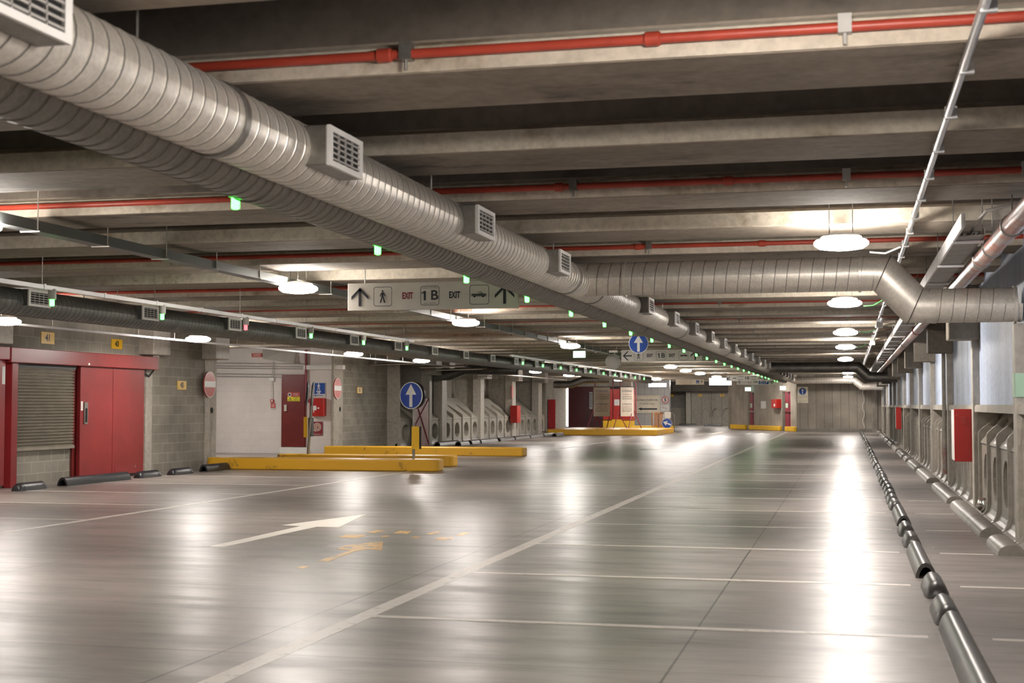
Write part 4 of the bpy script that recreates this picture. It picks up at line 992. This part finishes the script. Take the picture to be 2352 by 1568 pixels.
# blue pedestrian exit sign
YS = YW - .03
p = wp(717, 879, YS); q = wp(747, 911, YS); w = q.x - p.x; h = p.z - q.z; c = (p + q) / 2; fr = fx(c)
g = thing('exit_sign_panel', c, 'blue panel with walking figure, uscita exit and a left arrow on the white wall', 'sign')
mb = MB(); poly(mb, fr, rectp(-w / 2, -h / 2, w / 2, h / 2), -.01, 0); obj('panel', mb, 'signw', g)
mb = MB(); poly(mb, fr, rectp(-w / 2 + .006, -h * .30, w / 2 - .006, h / 2 - .005), 0, .003); obj('blue_field', mb, 'blues', g)
mb = MB(); walker(mb, fr, 0, h * .22, h * .48, .003, .005); obj('walking_figure', mb, 'arrow', g)
text(fr, 'uscita', 0, -h * .1, .042, 'arrow', g, n=.005, bold=.004); text(fr, 'exit', 0, -h * .22, .042, 'arrow', g, n=.005, bold=.004)
mb = MB(); poly(mb, fr, arrow_up(.06, w * .7, .018, .05, 0, -h * .4, PI / 2), .001, .004); obj('arrow', mb, 'blues', g)
# hose box
YH = YW - .25
p = wp(711, 914, YH); q = wp(742.5, 955.5, YH)
g = thing('hose_cabinet', ((p.x + q.x) / 2, YW, q.z), 'square red fire hose box with a white symbol on the white wall', 'hose cabinet')
obj('box', MB().box((p.x, YH, q.z), (q.x, YW, p.z)), 'redbox', g, bevel=.008)
fr = fx((0, YH - .002, 0)); c = (p + q) / 2; mb = MB(); poly(mb, fr, rectp(c.x - .10, c.z - .09, c.x + .0, c.z + .04), 0, .003); poly(mb, fr, rectp(c.x - .09, c.z - .16, c.x - .07, c.z - .09), 0, .003); poly(mb, fr, rectp(c.x, c.z - .035, c.x + .05, c.z - .022), 0, .003); poly(mb, fr, disc(c.x + .065, c.z - .028, .026, 16), 0, .003); obj('hose_symbol', mb, 'arrow', g)
obj('keyhole', MB().box((q.x - .06, YH - .004, p.z - .13), (q.x - .03, YH, p.z - .09)), 'dark', g)
# spiral sign
p = wp(717, 968, YS); q = wp(741, 1000, YS); w = q.x - p.x; h = p.z - q.z; c = (p + q) / 2; fr = fx(c)
g = thing('hydrant_sign', c, 'dark red sign with a white hose spiral below the red hose box', 'sign')
mb = MB(); poly(mb, fr, rectp(-w / 2, -h / 2, w / 2, h / 2), -.01, 0); obj('panel', mb, 'maroon', g)
mb = MB(); prev = None; vs = []; nn = 110
for i in range(nn + 1):
    t = 2 * PI * 3.7 * i / nn; r_ = .012 + .115 * i / nn
    vs += [fr(r_ * math.cos(t), h * .1 + r_ * math.sin(t), .003), fr((r_ + .013) * math.cos(t), h * .1 + (r_ + .013) * math.sin(t), .003)]
mb.add(vs, [(2 * i, 2 * i + 1, 2 * i + 3, 2 * i + 2) for i in range(nn)]); obj('hose_spiral', mb, 'signc', g)
text(fr, 'IDRANTE N. 12', -0.0, -h * .41, .03, 'signc', g, maxw=w * .85)
# alarm button and its sign, conduits on the white wall
p = wp(622, 917); tag(obj('alarm_button', MB().box((p.x, yw - .05, p.z - .09), (p.x + .11, yw, p.z)).box((p.x + .03, yw - .055, p.z - .065), (p.x + .08, yw - .05, p.z - .025), 1), ['nored', 'signw']), 'small red alarm call point on the white wall', 'alarm button')
p = wp(622, 925.5); q = wp(633.5, 941); g = thing('alarm_sign', p, 'small red square sign below the alarm call point', 'sign')
obj('panel', MB().box((p.x, yw - .01, q.z), (q.x, yw, p.z)), 'paper', g); fr = fx((0, yw - .011, 0)); mm = (p + q) / 2
mb = MB(); poly(mb, fr, rectp(p.x + .005, q.z + .05, q.x - .005, p.z - .005), 0, .003); obj('red_field', mb, 'nored', g)
mb = MB()
for a_ in range(12):
    t = 2 * PI * a_ / 12; poly(mb, fr, disc(mm.x + .045 * math.cos(t), mm.z + .025 + .045 * math.sin(t), .006, 6), .003, .005)
annulus(mb, fr, disc(mm.x, mm.z + .025, .028, 16), disc(mm.x, mm.z + .025, .018, 16), .004); obj('symbol', mb, 'arrow', g)
text(fr, 'ALLARME', mm.x, q.z + .025, .022, 'ink', g, maxw=.13)
p = wp(626, 866); g = thing('wall_conduits', p, 'thin grey conduits and switch box running over the white wall', 'conduit')
for vv in (833.5, 840, 845, 858, 864):
    A = wp(497, vv); Bq = wp(698 if vv < 850 else 652, vv + 2); obj('tube', MB().tube([(A.x, yw - .03, A.z), (Bq.x, yw - .03, Bq.z)], .014, 8), 'gconduit', g, smooth=True)
A = wp(628.5, 830); Bq = wp(626, 917); obj('tube', MB().tube([(A.x, yw - .05, A.z), (A.x, yw - .05, wp(0, 862).z), (Bq.x, yw - .05, wp(0, 868).z), (Bq.x, yw - .05, Bq.z)], .013, 8), 'gconduit', g, smooth=True)
A = wp(620, 867); Bq = wp(631, 875); obj('switch_box', MB().box((A.x, yw - .08, Bq.z), (Bq.x, yw, A.z)), 'signw', g, bevel=.01)
p = wp(580, 811); q = wp(603, 820); g = thing('alarm_display', p, 'small dark red alarm display sign high on the white wall', 'sign')
obj('panel', MB().box((p.x, yw - .06, q.z), (q.x, yw, p.z)), 'nored', g); fr = fx((0, yw - .062, 0)); mm = (p + q) / 2
text(fr, 'ALLARME', mm.x, mm.z + .025, .035, 'signc', g, maxw=.22); text(fr, 'INCENDIO', mm.x, mm.z - .025, .035, 'signc', g, maxw=.22)
p = wp(604, 801); q = wp(681, 833); tag(obj('ceiling_panel', MB().prism([(p.x, yw - .02, p.z), (q.x, yw - .02, wp(0, 807).z), (q.x, yw - .22, q.z), (p.x + .1, yw - .22, wp(0, 828).z)], (0, -.01, -.02)), 'signp'), 'tilted pale panel above the conduits on the white wall', 'panel')
A = wp(703, 826, YW - .08); Bq = wp(703, 919, YW - .08); C = wp(712, 923, YW - .12)
tag(obj('water_pipe', MB().tube([(A.x, A.y, 3.0), (A.x, A.y, Bq.z), (C.x, C.y, C.z), (C.x + .15, C.y, C.z)], .035, 12), 'maroon', smooth=True), 'dark red water pipe dropping to the hose box beside the dark red door', 'pipe')
A = wp(700, 839); Bq = wp(790, 848); tag(obj('pale_ledge', MB().box((A.x, yw - .10, Bq.z), (Bq.x, yw + .1, A.z)), 'signw'), 'white ledge running over the hose box along the white wall', 'ledge')
# faded red board before the left panels, small doors
A = at_x(952, 1000, XL + .08); B_ = at_x(983.5, 1000, XL + .08); zt_ = at_x(983, 915, XL + .08).z
g = thing('metal_door', (XL + .05, (A.y + B_.y) / 2, 0), 'faded dark red door leaf with braces behind the round blue sign', 'door')
obj('leaf', MB().box((XL + .04, A.y, .04), (XL + .09, B_.y, zt_)), 'pinkred', g)
f = fl((XL + .092, 0, 0)); mb = MB(); mb.tube([(XL + .1, A.y, zt_), (XL + .1, B_.y, .1)], .02, 6).tube([(XL + .1, A.y, zt_ * .45), (XL + .1, B_.y, zt_)], .02, 6); obj('brace', mb, 'maroon', g)
# hose cabinets on the left wall and right wall
A = at_x(1178, 932, XL + .1); yc = at_x(1180, 950, XL + .1).y
zc1 = at_x(1180, 931, XL + .2).z; zc0 = at_x(1180, 971, XL + .2).z
g = thing('hose_cabinet', (XL + .15, yc, zc0), 'red fire hose cabinet hung on a pillar of the left wall', 'hose cabinet')
obj('box', MB().box((XL + .02, yc - .3, zc0), (XL + .32, yc + .35, zc1)), 'redbox', g, bevel=.01)
obj('sign', MB().box((XL + .02, yc - .1, zc1 + .3), (XL + .04, yc + .12, zc1 + .85)), 'nored', g)
for (u0, u1, v0, v1, lab) in ((2191, 2233.5, 939, 1060, 'large red locker shaped hose cabinet on the right wall, nearest'), (2057.5, 2070.5, 935, 985.5, 'smaller looking red hose cabinet further along the right wall')):
    x1 = XR + .02; Yc = at_x(u1, 950, x1).y; p = at_y(u0, v0, Yc); q = at_y(u1, v1, Yc)
    g = thing('hose_cabinet', ((p.x + q.x) / 2, Yc, q.z), lab, 'hose cabinet')
    obj('box', MB().box((p.x + .004, Yc + .02, q.z + .01), (q.x, Yc + .60, p.z - .01)), 'signw', g, bevel=.005)
    obj('door', MB().box((p.x, Yc, q.z), (q.x, Yc + .02, p.z)), 'redbox', g, bevel=.006)
    mb = MB()
    for i in range(4): mb.box((p.x + .09, Yc - .006, p.z - .11 - i * .028), (p.x + .15, Yc, p.z - .102 - i * .028))
    obj('louvre', mb, 'nored', g)
# sticker on the nearest right pillar, drain pipes
p = at_x(2326, 872, XR - .004)
tag(obj('green_sticker', MB().box((XR - .006, ypr[2] - .09, 1.48), (XR - .001, ypr[2] + .09, 1.72)).box((XR, ypr[2] - .115, 1.48), (XR + .11, ypr[2] - .111, 1.72)), 'greenp'), 'pale green sticker at eye height on the nearest right hand pillar', 'sticker')
for dx, lab in ((0, 'pale vertical pipe beside the second red cabinet bay, left of a twin pair'), (.09, 'pale vertical pipe of the twin pair nearer the right hand wall panel')):
    yv = ypr[4] + .25 + dx; g = thing('vertical_pipe', (XR - .03, yv, 0), lab, 'pipe')
    obj('pipe', MB().tube([(XR - .03, yv, .25), (XR - .03, yv, 2.5)], .03, 12), 'pillar', g, smooth=True)
    obj('scraped_foot', MB().tube([(XR - .031, yv, .22), (XR - .031, yv, .72)], .034, 12), 'rust', g, smooth=True)
tag(obj('flood_lamp', MB().lathe((XR + .05, ypr[3] - .9, .12), [(.02, -.1), (.07, -.06), (.09, 0), (.07, .06), (.02, .09)], 16), 'chrome', smooth=True), 'crumpled silver object on the floor below the red cabinet', 'debris')

# ================================================================== far structures
def pz(u, v, z=0): return at_z(u, v, z)
YR_ = 84.5
def far_box(u0, u1, v0, v1, Y, dep, mat, name, **k):
    A = at_y(u0, v0, Y); Bq = at_y(u1, v1, Y); return obj(name, MB().box((A.x, Y, max(0, Bq.z)), (Bq.x, Y + dep, A.z)), mat, **k)
tag(far_box(1246, 1300, 870, 990, 80, .3, 'panel', 'wall_far_corner'), kind='structure')
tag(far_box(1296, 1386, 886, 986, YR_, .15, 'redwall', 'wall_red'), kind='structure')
tag(far_box(1296, 1450, 868, 887, YR_ - .3, .6, 'panel', 'wall_red_lintel'), kind='structure')
tag(far_box(1259, 1275.5, 917, 986, 79.9, .05, 'redworn' if 0 else 'red', 'metal_door'), 'narrow red door on concrete at the far end of the left wall', 'door')
A = at_y(1303.5, 891, 80); Bq = at_y(1303.5, 979, 80)
g = thing('lit_gap', Bq, 'bright white vertical gap lit from outside, left of the dark red wall', 'light')
obj('tube', MB().tube([Bq, A], .045, 10), 'tube', g); obj('bracket', MB().box((A.x - .12, 80.0, A.z), (A.x + .06, 80.12, A.z + .12)).box((Bq.x - .1, 80.02, 0), (Bq.x + .04, 80.12, Bq.z)), 'dark', g)  # glowing tube and brackets stand in for a lit gap
Yb = 83.0
g = thing('ticket_booth', at_y(1418, 984, Yb), 'red booth front with a yellow base behind the tall notice boards', 'booth')
for nm, v0, v1, mt in (('red_panel', 893, 963, 'redbox'), ('yellow_base', 963, 982, 'yplate'), ('plinth', 981, 986, 'maroon')):
    A = at_y(1385, v0, Yb); Bq = at_y(1450.5, v1, Yb); obj(nm, MB().box((A.x, Yb, max(0.0, Bq.z)), (Bq.x, Yb + 1.2, A.z)), mt, g)
A = at_y(1411, 917, Yb); Bq = at_y(1423, 931, Yb); obj('notice', MB().box((A.x, Yb - .01, Bq.z), (Bq.x, Yb, A.z)), 'paper', g)
A = at_y(1354, 900, YR_); Bq = at_y(1361, 939, YR_); g = thing('wall_notice', A, 'narrow white notice strip on the dark red wall', 'sign')
obj('panel', MB().box((A.x, YR_ - .03, Bq.z), (Bq.x, YR_, A.z)), 'paper', g)
mb = MB()
for i in range(9): mb.box((A.x + .03, YR_ - .034, A.z - .12 - i * .1), (Bq.x - .03, YR_ - .03, A.z - .07 - i * .1))
obj('lettering', mb, 'dark', g)
# tall notice boards in red tube frames on the island
def board(u0, u1, v0, v1, Y, lab, mat, feet, fx0, fx1, lines):
    A = at_y(u0, v0, Y); Bq = at_y(u1, v1, Y); c = (A + Bq) / 2; w = Bq.x - A.x; h = A.z - Bq.z
    g = thing('notice_board', (c.x, Y, .26), lab, 'notice board'); f = fx(c)
    mb = MB(); poly(mb, f, rectp(-w / 2, -h / 2, w / 2, h / 2), -.04, 0); obj('panel', mb, mat, g, bevel=.01)
    zt = at_y(0, 879, Y).z
    a0 = at_y(fx0, 0, Y).x; a1 = at_y(fx1, 0, Y).x; zb = at_y(0, 961, Y).z
    obj('tube_frame', MB().tube([(a0, Y + .06, zt), (a0, Y + .06, zb + .1), (a0 + .1, Y + .06, zb), (a1 - .1, Y + .06, zb), (a1, Y + .06, zb + .1), (a1, Y + .06, zt)], .025, 8), 'maroon', g, smooth=True)
    for (ut, vt, ub, dy) in feet:
        P_ = at_y(ut, vt, Y + .06); Q_ = at_y(ub, 0, Y + dy); obj('leg', MB().tube([P_, (Q_.x, Y + dy, .265)], .022, 8), 'maroon' , g)
    for (yy, s, hh, mt) in lines: text(f, s, 0, h * yy, hh, mt, g, n=.004, maxw=w * .72)
LN = [(.36, 'ATTENZIONE', .09, 'navy'), (.25, 'SI PREGA DI', .055, 'darkred'), (.17, 'NON PARCHEGGIARE', .055, 'ink'), (.10, 'NELLA ZONA RISERVATA', .055, 'ink'), (-.09, 'ATTENTION', .09, 'navy'), (-.18, 'PLEASE DO NOT', .055, 'darkred'), (-.25, 'PARK YOUR CAR IN THE', .055, 'ink'), (-.32, 'RESERVED PARKING ZONE', .055, 'ink')]
board(1363, 1401, 889, 956, 69.5, 'tall grey notice board in a red tube frame on the yellow island', 'boardgrey', [(1363, 940, 1347, -.3), (1370, 955, 1361, .5), (1372, 955, 1377, -.3), (1402, 945, 1391, .3)], 1364, 1404.5, LN)
board(1425, 1455.5, 889, 956, 68.5, 'tall pale notice board in a red tube frame on the yellow island', 'signw', [(1422, 942, 1406, -.3), (1419, 945, 1436, .3), (1452, 945, 1440, -.3), (1456, 942, 1469, .2)], 1421, 1456.5, LN)
# pale cladding wall + lower levels sign
YC = 88.0
A = at_y(1450, 868, YC); Bq = at_y(1538.5, 980, YC)
struct('wall_clad', MB().box((A.x, YC, 0), (Bq.x, YC + .5, 3.3)), 'clad')
A = at_y(1457, 907, YC - .1); Bq = at_y(1516, 949, YC - .1); c = (A + Bq) / 2; w = Bq.x - A.x; h = A.z - Bq.z; f = fx(c)
g = thing('level_sign', c, 'large cream sign reading AI PIANI INFERIORI with a black left arrow', 'sign')
mb = MB(); poly(mb, f, rectp(-w / 2, -h / 2, w / 2, h / 2), -.08, 0); obj('panel', mb, 'signc', g, bevel=.01)
mb = MB(); annulus(mb, f, rrect(-w / 2 + .06, -h / 2 + .06, w / 2 - .06, h / 2 - .06, .1), rrect(-w / 2 + .075, -h / 2 + .075, w / 2 - .075, h / 2 - .075, .09), .004); obj('border', mb, 'boardgrey', g)
text(f, 'AI PIANI INFERIORI', 0, h * .22, .135, 'ink', g, maxw=w * .84, n=.005); text(f, 'TO LOWER LEVELS', 0, h * .02, .085, 'ink', g, maxw=w * .58, n=.005)
mb = MB(); poly(mb, f, arrow_up(.2, w * .76, .09, .26, w * .01, -h * .26, PI / 2), .003, .008); obj('arrow', mb, 'ink', g)
c = at_y(1528, 918, YC - .06); f = fx(c); r = .225; g = thing('speed_sign', c, 'round speed limit sign with a 5 in a red ring', 'road sign')
mb = MB(); poly(mb, f, disc(0, 0, r, 36), -.03, 0); obj('disc', mb, 'signw', g); mb = MB(); annulus(mb, f, disc(0, 0, r, 36), disc(0, 0, r * .78, 36), .004); obj('red_ring', mb, 'ring', g)
text(f, '5', 0, 0, .22, 'ink', g, n=.005, bold=.012)
A = at_y(1518.5, 930, YC - .05); Bq = at_y(1536, 943.5, YC - .05); c = (A + Bq) / 2; w = Bq.x - A.x; h = A.z - Bq.z; f = fx(c)
g = thing('parking_notice', c, 'small white parking notice below the speed limit sign', 'sign'); mb = MB(); poly(mb, f, rectp(-w / 2, -h / 2, w / 2, h / 2), -.03, 0); obj('panel', mb, 'signw', g)
text(f, 'Rent a car', 0, h * .28, .06, 'nored', g, maxw=w * .7); text(f, 'Parking', 0, 0, .08, 'navy', g, maxw=w * .6)
Yk = at_z(1500, 988).y
A = at_y(1452, 978, Yk); Bq = at_y(1547, 988, Yk); kerb('yellow_kerb', A.x, Bq.x, Yk, Yk + .6, .25, 'low yellow kerb behind the crowd barriers below the cream sign', 'yplate', .05)
# barriers
Yg = at_z(1530, 993).y
g = thing('slatted_barrier', at_z(1512, 991), 'orange slatted folding barrier behind the metal crowd barrier', 'barrier')
A = at_y(1497.5, 946, Yg + .9); Bq = at_y(1524, 980, Yg + .9); nS = 9
for i in range(nS):
    xx = A.x + (Bq.x - A.x) * i / (nS - 1); obj('slat', MB().box((xx - .02, Yg + .9 + (i % 2) * .02, Bq.z), (xx + .02, Yg + .92 + (i % 2) * .02, A.z)), 'signw' if i in (1, 8) else 'orange', g)
obj('rail', MB().box((A.x, Yg + .94, A.z - .12), (Bq.x, Yg + .97, A.z - .07)).box((A.x, Yg + .94, Bq.z + .05), (Bq.x, Yg + .97, Bq.z + .1)), 'orange', g)
obj('foot', MB().prism([(A.x - .1, Yg + .7, 0), (A.x + .35, Yg + .7, 0), (A.x + .12, Yg + .9, Bq.z + .03)], (0, .05, 0)).prism([(Bq.x - .35, Yg + .7, 0), (Bq.x + .1, Yg + .7, 0), (Bq.x - .12, Yg + .9, Bq.z + .03)], (0, .05, 0)), 'orange', g)
g = thing('crowd_barrier', at_z(1532, 993), 'grey tube crowd barrier carrying a blue arrow sign and a notice', 'barrier')
A = at_y(1512.5, 948, Yg); Bq = at_y(1549, 985, Yg); q = .1
obj('frame', MB().tube([(A.x, Yg, .02), (A.x, Yg, A.z - q), (A.x + q, Yg, A.z), (Bq.x - q, Yg, A.z), (Bq.x, Yg, A.z - q), (Bq.x, Yg, .02)], .022, 8).tube([(A.x, Yg, .22), (Bq.x, Yg, .22)], .018, 8), 'galvd', g, smooth=True)
for xx in (A.x, Bq.x): obj('foot', MB().tube([(xx - .15, Yg - .28, .012), (xx, Yg, .15), (xx + .15, Yg + .28, .012)], .018, 8), 'galvd', g)
c = at_y(1532, 972, Yg - .06); g2 = thing('arrow_sign', c, 'round blue sign with a slanting left arrow fixed to the crowd barrier', 'road sign'); f = fx(c); blue_disc(g2, f, .26, rot=math.radians(70))
A = at_y(1526, 945.5, Yg - .04); Bq = at_y(1541, 959.5, Yg - .04); tag(obj('paper_notice', MB().box((A.x, Yg - .05, Bq.z), (Bq.x, Yg - .04, A.z)), 'paper'), 'white paper notice on top of the crowd barrier', 'notice')
# far end wall: pillars, oval panels, number plates
def farpanel(u0, u1, n, lab):
    A = at_y(u0, 976, YP); Bq = at_y(u1, 976, YP); W_ = Bq.x - A.x
    g = thing('concrete_wall_panel', A, lab, 'wall panel'); zt = at_y(0, 898, YP).z
    f = fx((A.x, YP, 0)); mb = MB(); cw = W_ / n
    for c in range(n):
        a = c * cw; cx = a + cw / 2; cz = .78; rx = .30; rz = .42; z0, z1 = 0.0, zt; angs = sorted(set([2 * PI * k / 28 for k in range(28)] + [math.atan2(dz, dx) % (2 * PI) for dx in (-cw / 2 + .01, cw / 2 - .01) for dz in (z0 - cz, z1 - cz)])); out = []; inn = []; bk = []
        for t in angs:
            c_, s_ = math.cos(t), math.sin(t); k = min((cw / 2 - .01) / abs(c_) if abs(c_) > 1e-6 else 9e9, ((z1 - cz) if s_ > 0 else (cz - z0)) / abs(s_) if abs(s_) > 1e-6 else 9e9)
            out.append(f(cx + c_ * k, cz + s_ * k)); inn.append(f(cx + c_ * rx, cz + s_ * rz)); bk.append(f(cx + c_ * rx, cz + s_ * rz, -.12))
        m_ = len(angs)
        mb.add(out + inn + bk, [(i, (i + 1) % m_, m_ + (i + 1) % m_, m_ + i) for i in range(m_)] + [(m_ + i, m_ + (i + 1) % m_, 2 * m_ + (i + 1) % m_, 2 * m_ + i) for i in range(m_)] + [tuple(range(2 * m_, 3 * m_))])
    obj('oval_plate', mb, 'panel', g)
    mb = MB()
    for c in range(1, n): mb.box((A.x + c * cw - .012, YP + .001, 0), (A.x + c * cw + .012, YP + .03, zt))
    obj('joint', mb, 'dark', g); return g
farpanel(1588, 1682, 4, 'flat concrete end wall panel with four large ovals')
g = thing('concrete_wall_panel', at_y(1555, 976, YP + 1), 'shaded panel bay beside the pale cladding at the far end', 'wall panel')
A = at_y(1536, 920, YP + .6); Bq = at_y(1574, 976, YP + .6); obj('plate', MB().box((A.x, YP + .6, 0), (Bq.x, YP + .7, 1.2)), 'panel', g)
obj('slope', MB().prism([(A.x, YP + .6, 1.2), (A.x, YP + .79, 2.3), (A.x, YP + .7, 1.2)], (Bq.x - A.x, 0, 0)), 'foot', g)
for i, (u0, u1) in enumerate(((1575, 1587), (1684, 1697))):
    A = at_y(u0, 898, YP - .2); Bq = at_y(u1, 976, YP - .2)
    tag(obj('wall_pillar', MB().box((A.x, YP - .2, 0), (Bq.x, YP + .1, 2.55)), 'pillar', bevel=.02), 'pale concrete pillar at the far end wall, %s of the panel with ovals' % ('left', 'right')[i], 'pillar')
for u, s, lb in ((1608, '82', 'left'), (1659, '83', 'right')):
    c = at_y(u, 907.5, YP - .03); f = fx(c); g = thing('bay_number_plate', c, 'small yellow number plate on the far end wall, %s one' % lb, 'number plate'); mb = MB(); poly(mb, f, rectp(-.13, -.09, .13, .09), -.02, 0); obj('panel', mb, 'yplate', g); text(f, s, 0, 0, .1, 'ink', g, maxw=.18)
c = at_y(1543, 907.5, YP + .5); f = fx(c); g = thing('bay_number_plate', c, 'small yellow number plate right beside the pale cladding wall', 'number plate'); mb = MB(); poly(mb, f, rectp(-.13, -.09, .13, .09), -.02, 0); obj('panel', mb, 'yplate', g); text(f, '81', 0, 0, .1, 'ink', g)
# downstand beams
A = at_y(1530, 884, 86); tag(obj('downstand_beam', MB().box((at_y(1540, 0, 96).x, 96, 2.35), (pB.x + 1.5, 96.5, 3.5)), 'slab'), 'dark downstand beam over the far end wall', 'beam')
# oblique wall with emergency doors
d = (pB - pA); d.z = 0; Lw = d.length; dn = d.normalized()
fo = FR((pA.x, pA.y, 0), -dn)             # right vector runs towards the camera side
def ou(u):
    r = ray(u, 950); # intersect with the oblique line
    den = r.x * dn.y - r.y * dn.x; t = (pA.x * dn.y - pA.y * dn.x) / den; P_ = Vector((r.x * t, r.y * t, 0)); return (P_ - Vector((pA.x, pA.y, 0))).dot(dn)
def oz(u, v):
    r = ray(u, v); den = r.x * dn.y - r.y * dn.x; t = (pA.x * dn.y - pA.y * dn.x) / den; return H + r.z * t
def obx(u0, u1, z0, z1, n0, n1, mat, name, par=None):
    s0, s1 = ou(u0), ou(u1); mb = MB(); poly(mb, fo, rectp(-max(s0, s1), z0, -min(s0, s1), z1), n0, n1); return obj(name, mb, mat, par)
mb = MB()
segs = [(1681, 1718), (1732, 1797), (1816, 1830)]
for u0, u1 in segs: s0, s1 = ou(u0), ou(u1); poly(mb, fo, rectp(-max(s0, s1), 0, -min(s0, s1), 3.5), -.5, 0)
for u0, u1, v in ((1717, 1733, 901), (1796, 1817, 899)):
    s0, s1 = ou(u0), ou(u1); poly(mb, fo, rectp(-max(s0, s1), oz(u0, v), -min(s0, s1), 3.5), -.5, 0)
struct('wall_doors', mb, 'farc2')
struct('wall_doors_back', MB().box((pB.x - .2, pB.y + .0, 0), (pB.x + 2.4, pB.y + 1.0, 3.5)), 'farc2')
for i, (u0, u1, vt, vb, lab) in enumerate(((1721, 1733, 901, 984, 'narrow looking dark red emergency door with push bar, left of the far pair'), (1802, 1816.5, 899, 988, 'dark red emergency door with push bar, right of the far pair'))):
    zt = oz(u0, vt); g = thing('emergency_door', fo(-(ou(u0) + ou(u1)) / 2, 0, -.2), lab, 'door')
    obx(u0, u1, .03, zt, -.10, -.04, 'maroon', 'leaf', g)
    obx(u0 - .3, u1 + .3, 1.0, 1.06, -.04, .03, 'chrome', 'push_bar', g)
    obx(u0 + 1, u0 + (u1 - u0) * .45, 1.25, 1.5, -.04, -.035, 'greenp', 'green_sticker', g)
    obx((u0 + u1) / 2 + 1, (u0 + u1) / 2 + 1.8, 0.05, zt, -.04, -.03, 'dark', 'leaf_gap', g)
    obx((u0 + u1) / 2 + .2, (u0 + u1) / 2 + 3, zt - .12, zt - .02, -.04, .0, 'black', 'door_closer', g)
def okerb(u0, u1, lab):
    s0, s1 = ou(u0), ou(u1); mb = MB(); f = FR((pA.x, pA.y, 0), -dn, (0, 0, 1)); poly(mb, f, rectp(-max(s0, s1), 0, -min(s0, s1), .26), .0, .16)
    tag(obj('yellow_kerb', mb, 'yplate', bevel=.04, seg=3), lab, 'kerb')
okerb(1682, 1716, 'short yellow kerb left of the far left emergency door'); okerb(1725, 1796, 'longer yellow kerb between the two emergency doors'); okerb(1808, 1830, 'stubby yellow kerb right of the right emergency door')
s = (ou(1783) + ou(1797)) / 2; g = thing('hose_cabinet', fo(-s, .97, .0), 'small red hose box between the two far emergency doors', 'hose cabinet')
mb = MB(); poly(mb, fo, rectp(-s - .45, oz(1790, 937), -s + .3, oz(1790, 916.5)), 0, .28); obj('box', mb, 'redbox', g, bevel=.01)
mb = MB(); poly(mb, fo, rectp(-s - .1, oz(1790, 933), -s + .1, oz(1790, 927)), .28, .285); obj('hose_symbol', mb, 'arrow', g)
s = ou(1754); mb = MB(); poly(mb, fo, rectp(-s - .35, oz(1754, 938), -s + .35, oz(1754, 921)), 0, .02); tag(obj('wall_notice', mb, 'paper'), 'white notice sheet on the wall between the emergency doors', 'notice')
# sign on the far wall
Yf = pA.y - .03
A = at_y(1831, 888, Yf); Bq = at_y(1856, 925, Yf); c = (A + Bq) / 2; w = Bq.x - A.x; h = A.z - Bq.z; f = fx(c)
g = thing('direction_sign', c, 'cream sign with a round blue up arrow on the board marked end wall', 'sign'); mb = MB(); poly(mb, f, rectp(-w / 2, -h / 2, w / 2, h / 2), -.03, 0); obj('panel', mb, 'signc', g)
f2 = fx(f(0, h * .22, .0)); mb = MB(); poly(mb, f2, disc(0, 0, w * .33, 32), 0, .004); obj('blue_disc', mb, 'blues', g); mb = MB(); poly(mb, f2, arrow_up(w * .3, w * .55, w * .08, w * .22), .004, .008); obj('arrow', mb, 'arrow', g)
for i, s in enumerate(('A TUTTI I VEICOLI', 'ALIMENTATI A GPL', 'TO ALL VEHICLES', 'FUELED WITH GPL')): text(f, s, 0, -h * (.08 + .105 * i + (.04 if i > 1 else 0)), .045, 'ink', g, maxw=w * .86)
# pipe with cables on far wall corner
P_ = at_y(1983, 900, Yf); pts = [(P_.x + .05 * math.sin(k * 1.7), Yf - .05, 2.6 - k * .2) for k in range(13)]
tag(obj('wall_cable', MB().tube(pts, .02, 6), 'paper', smooth=True), 'crooked pale cable hanging down the end wall near the corner', 'cable')
struct('trim_2', MB().box((at_y(1992, 0, Yf).x, Yf - .04, 0), (at_y(2004, 0, Yf).x, Yf + .02, 3.0)), 'panel')
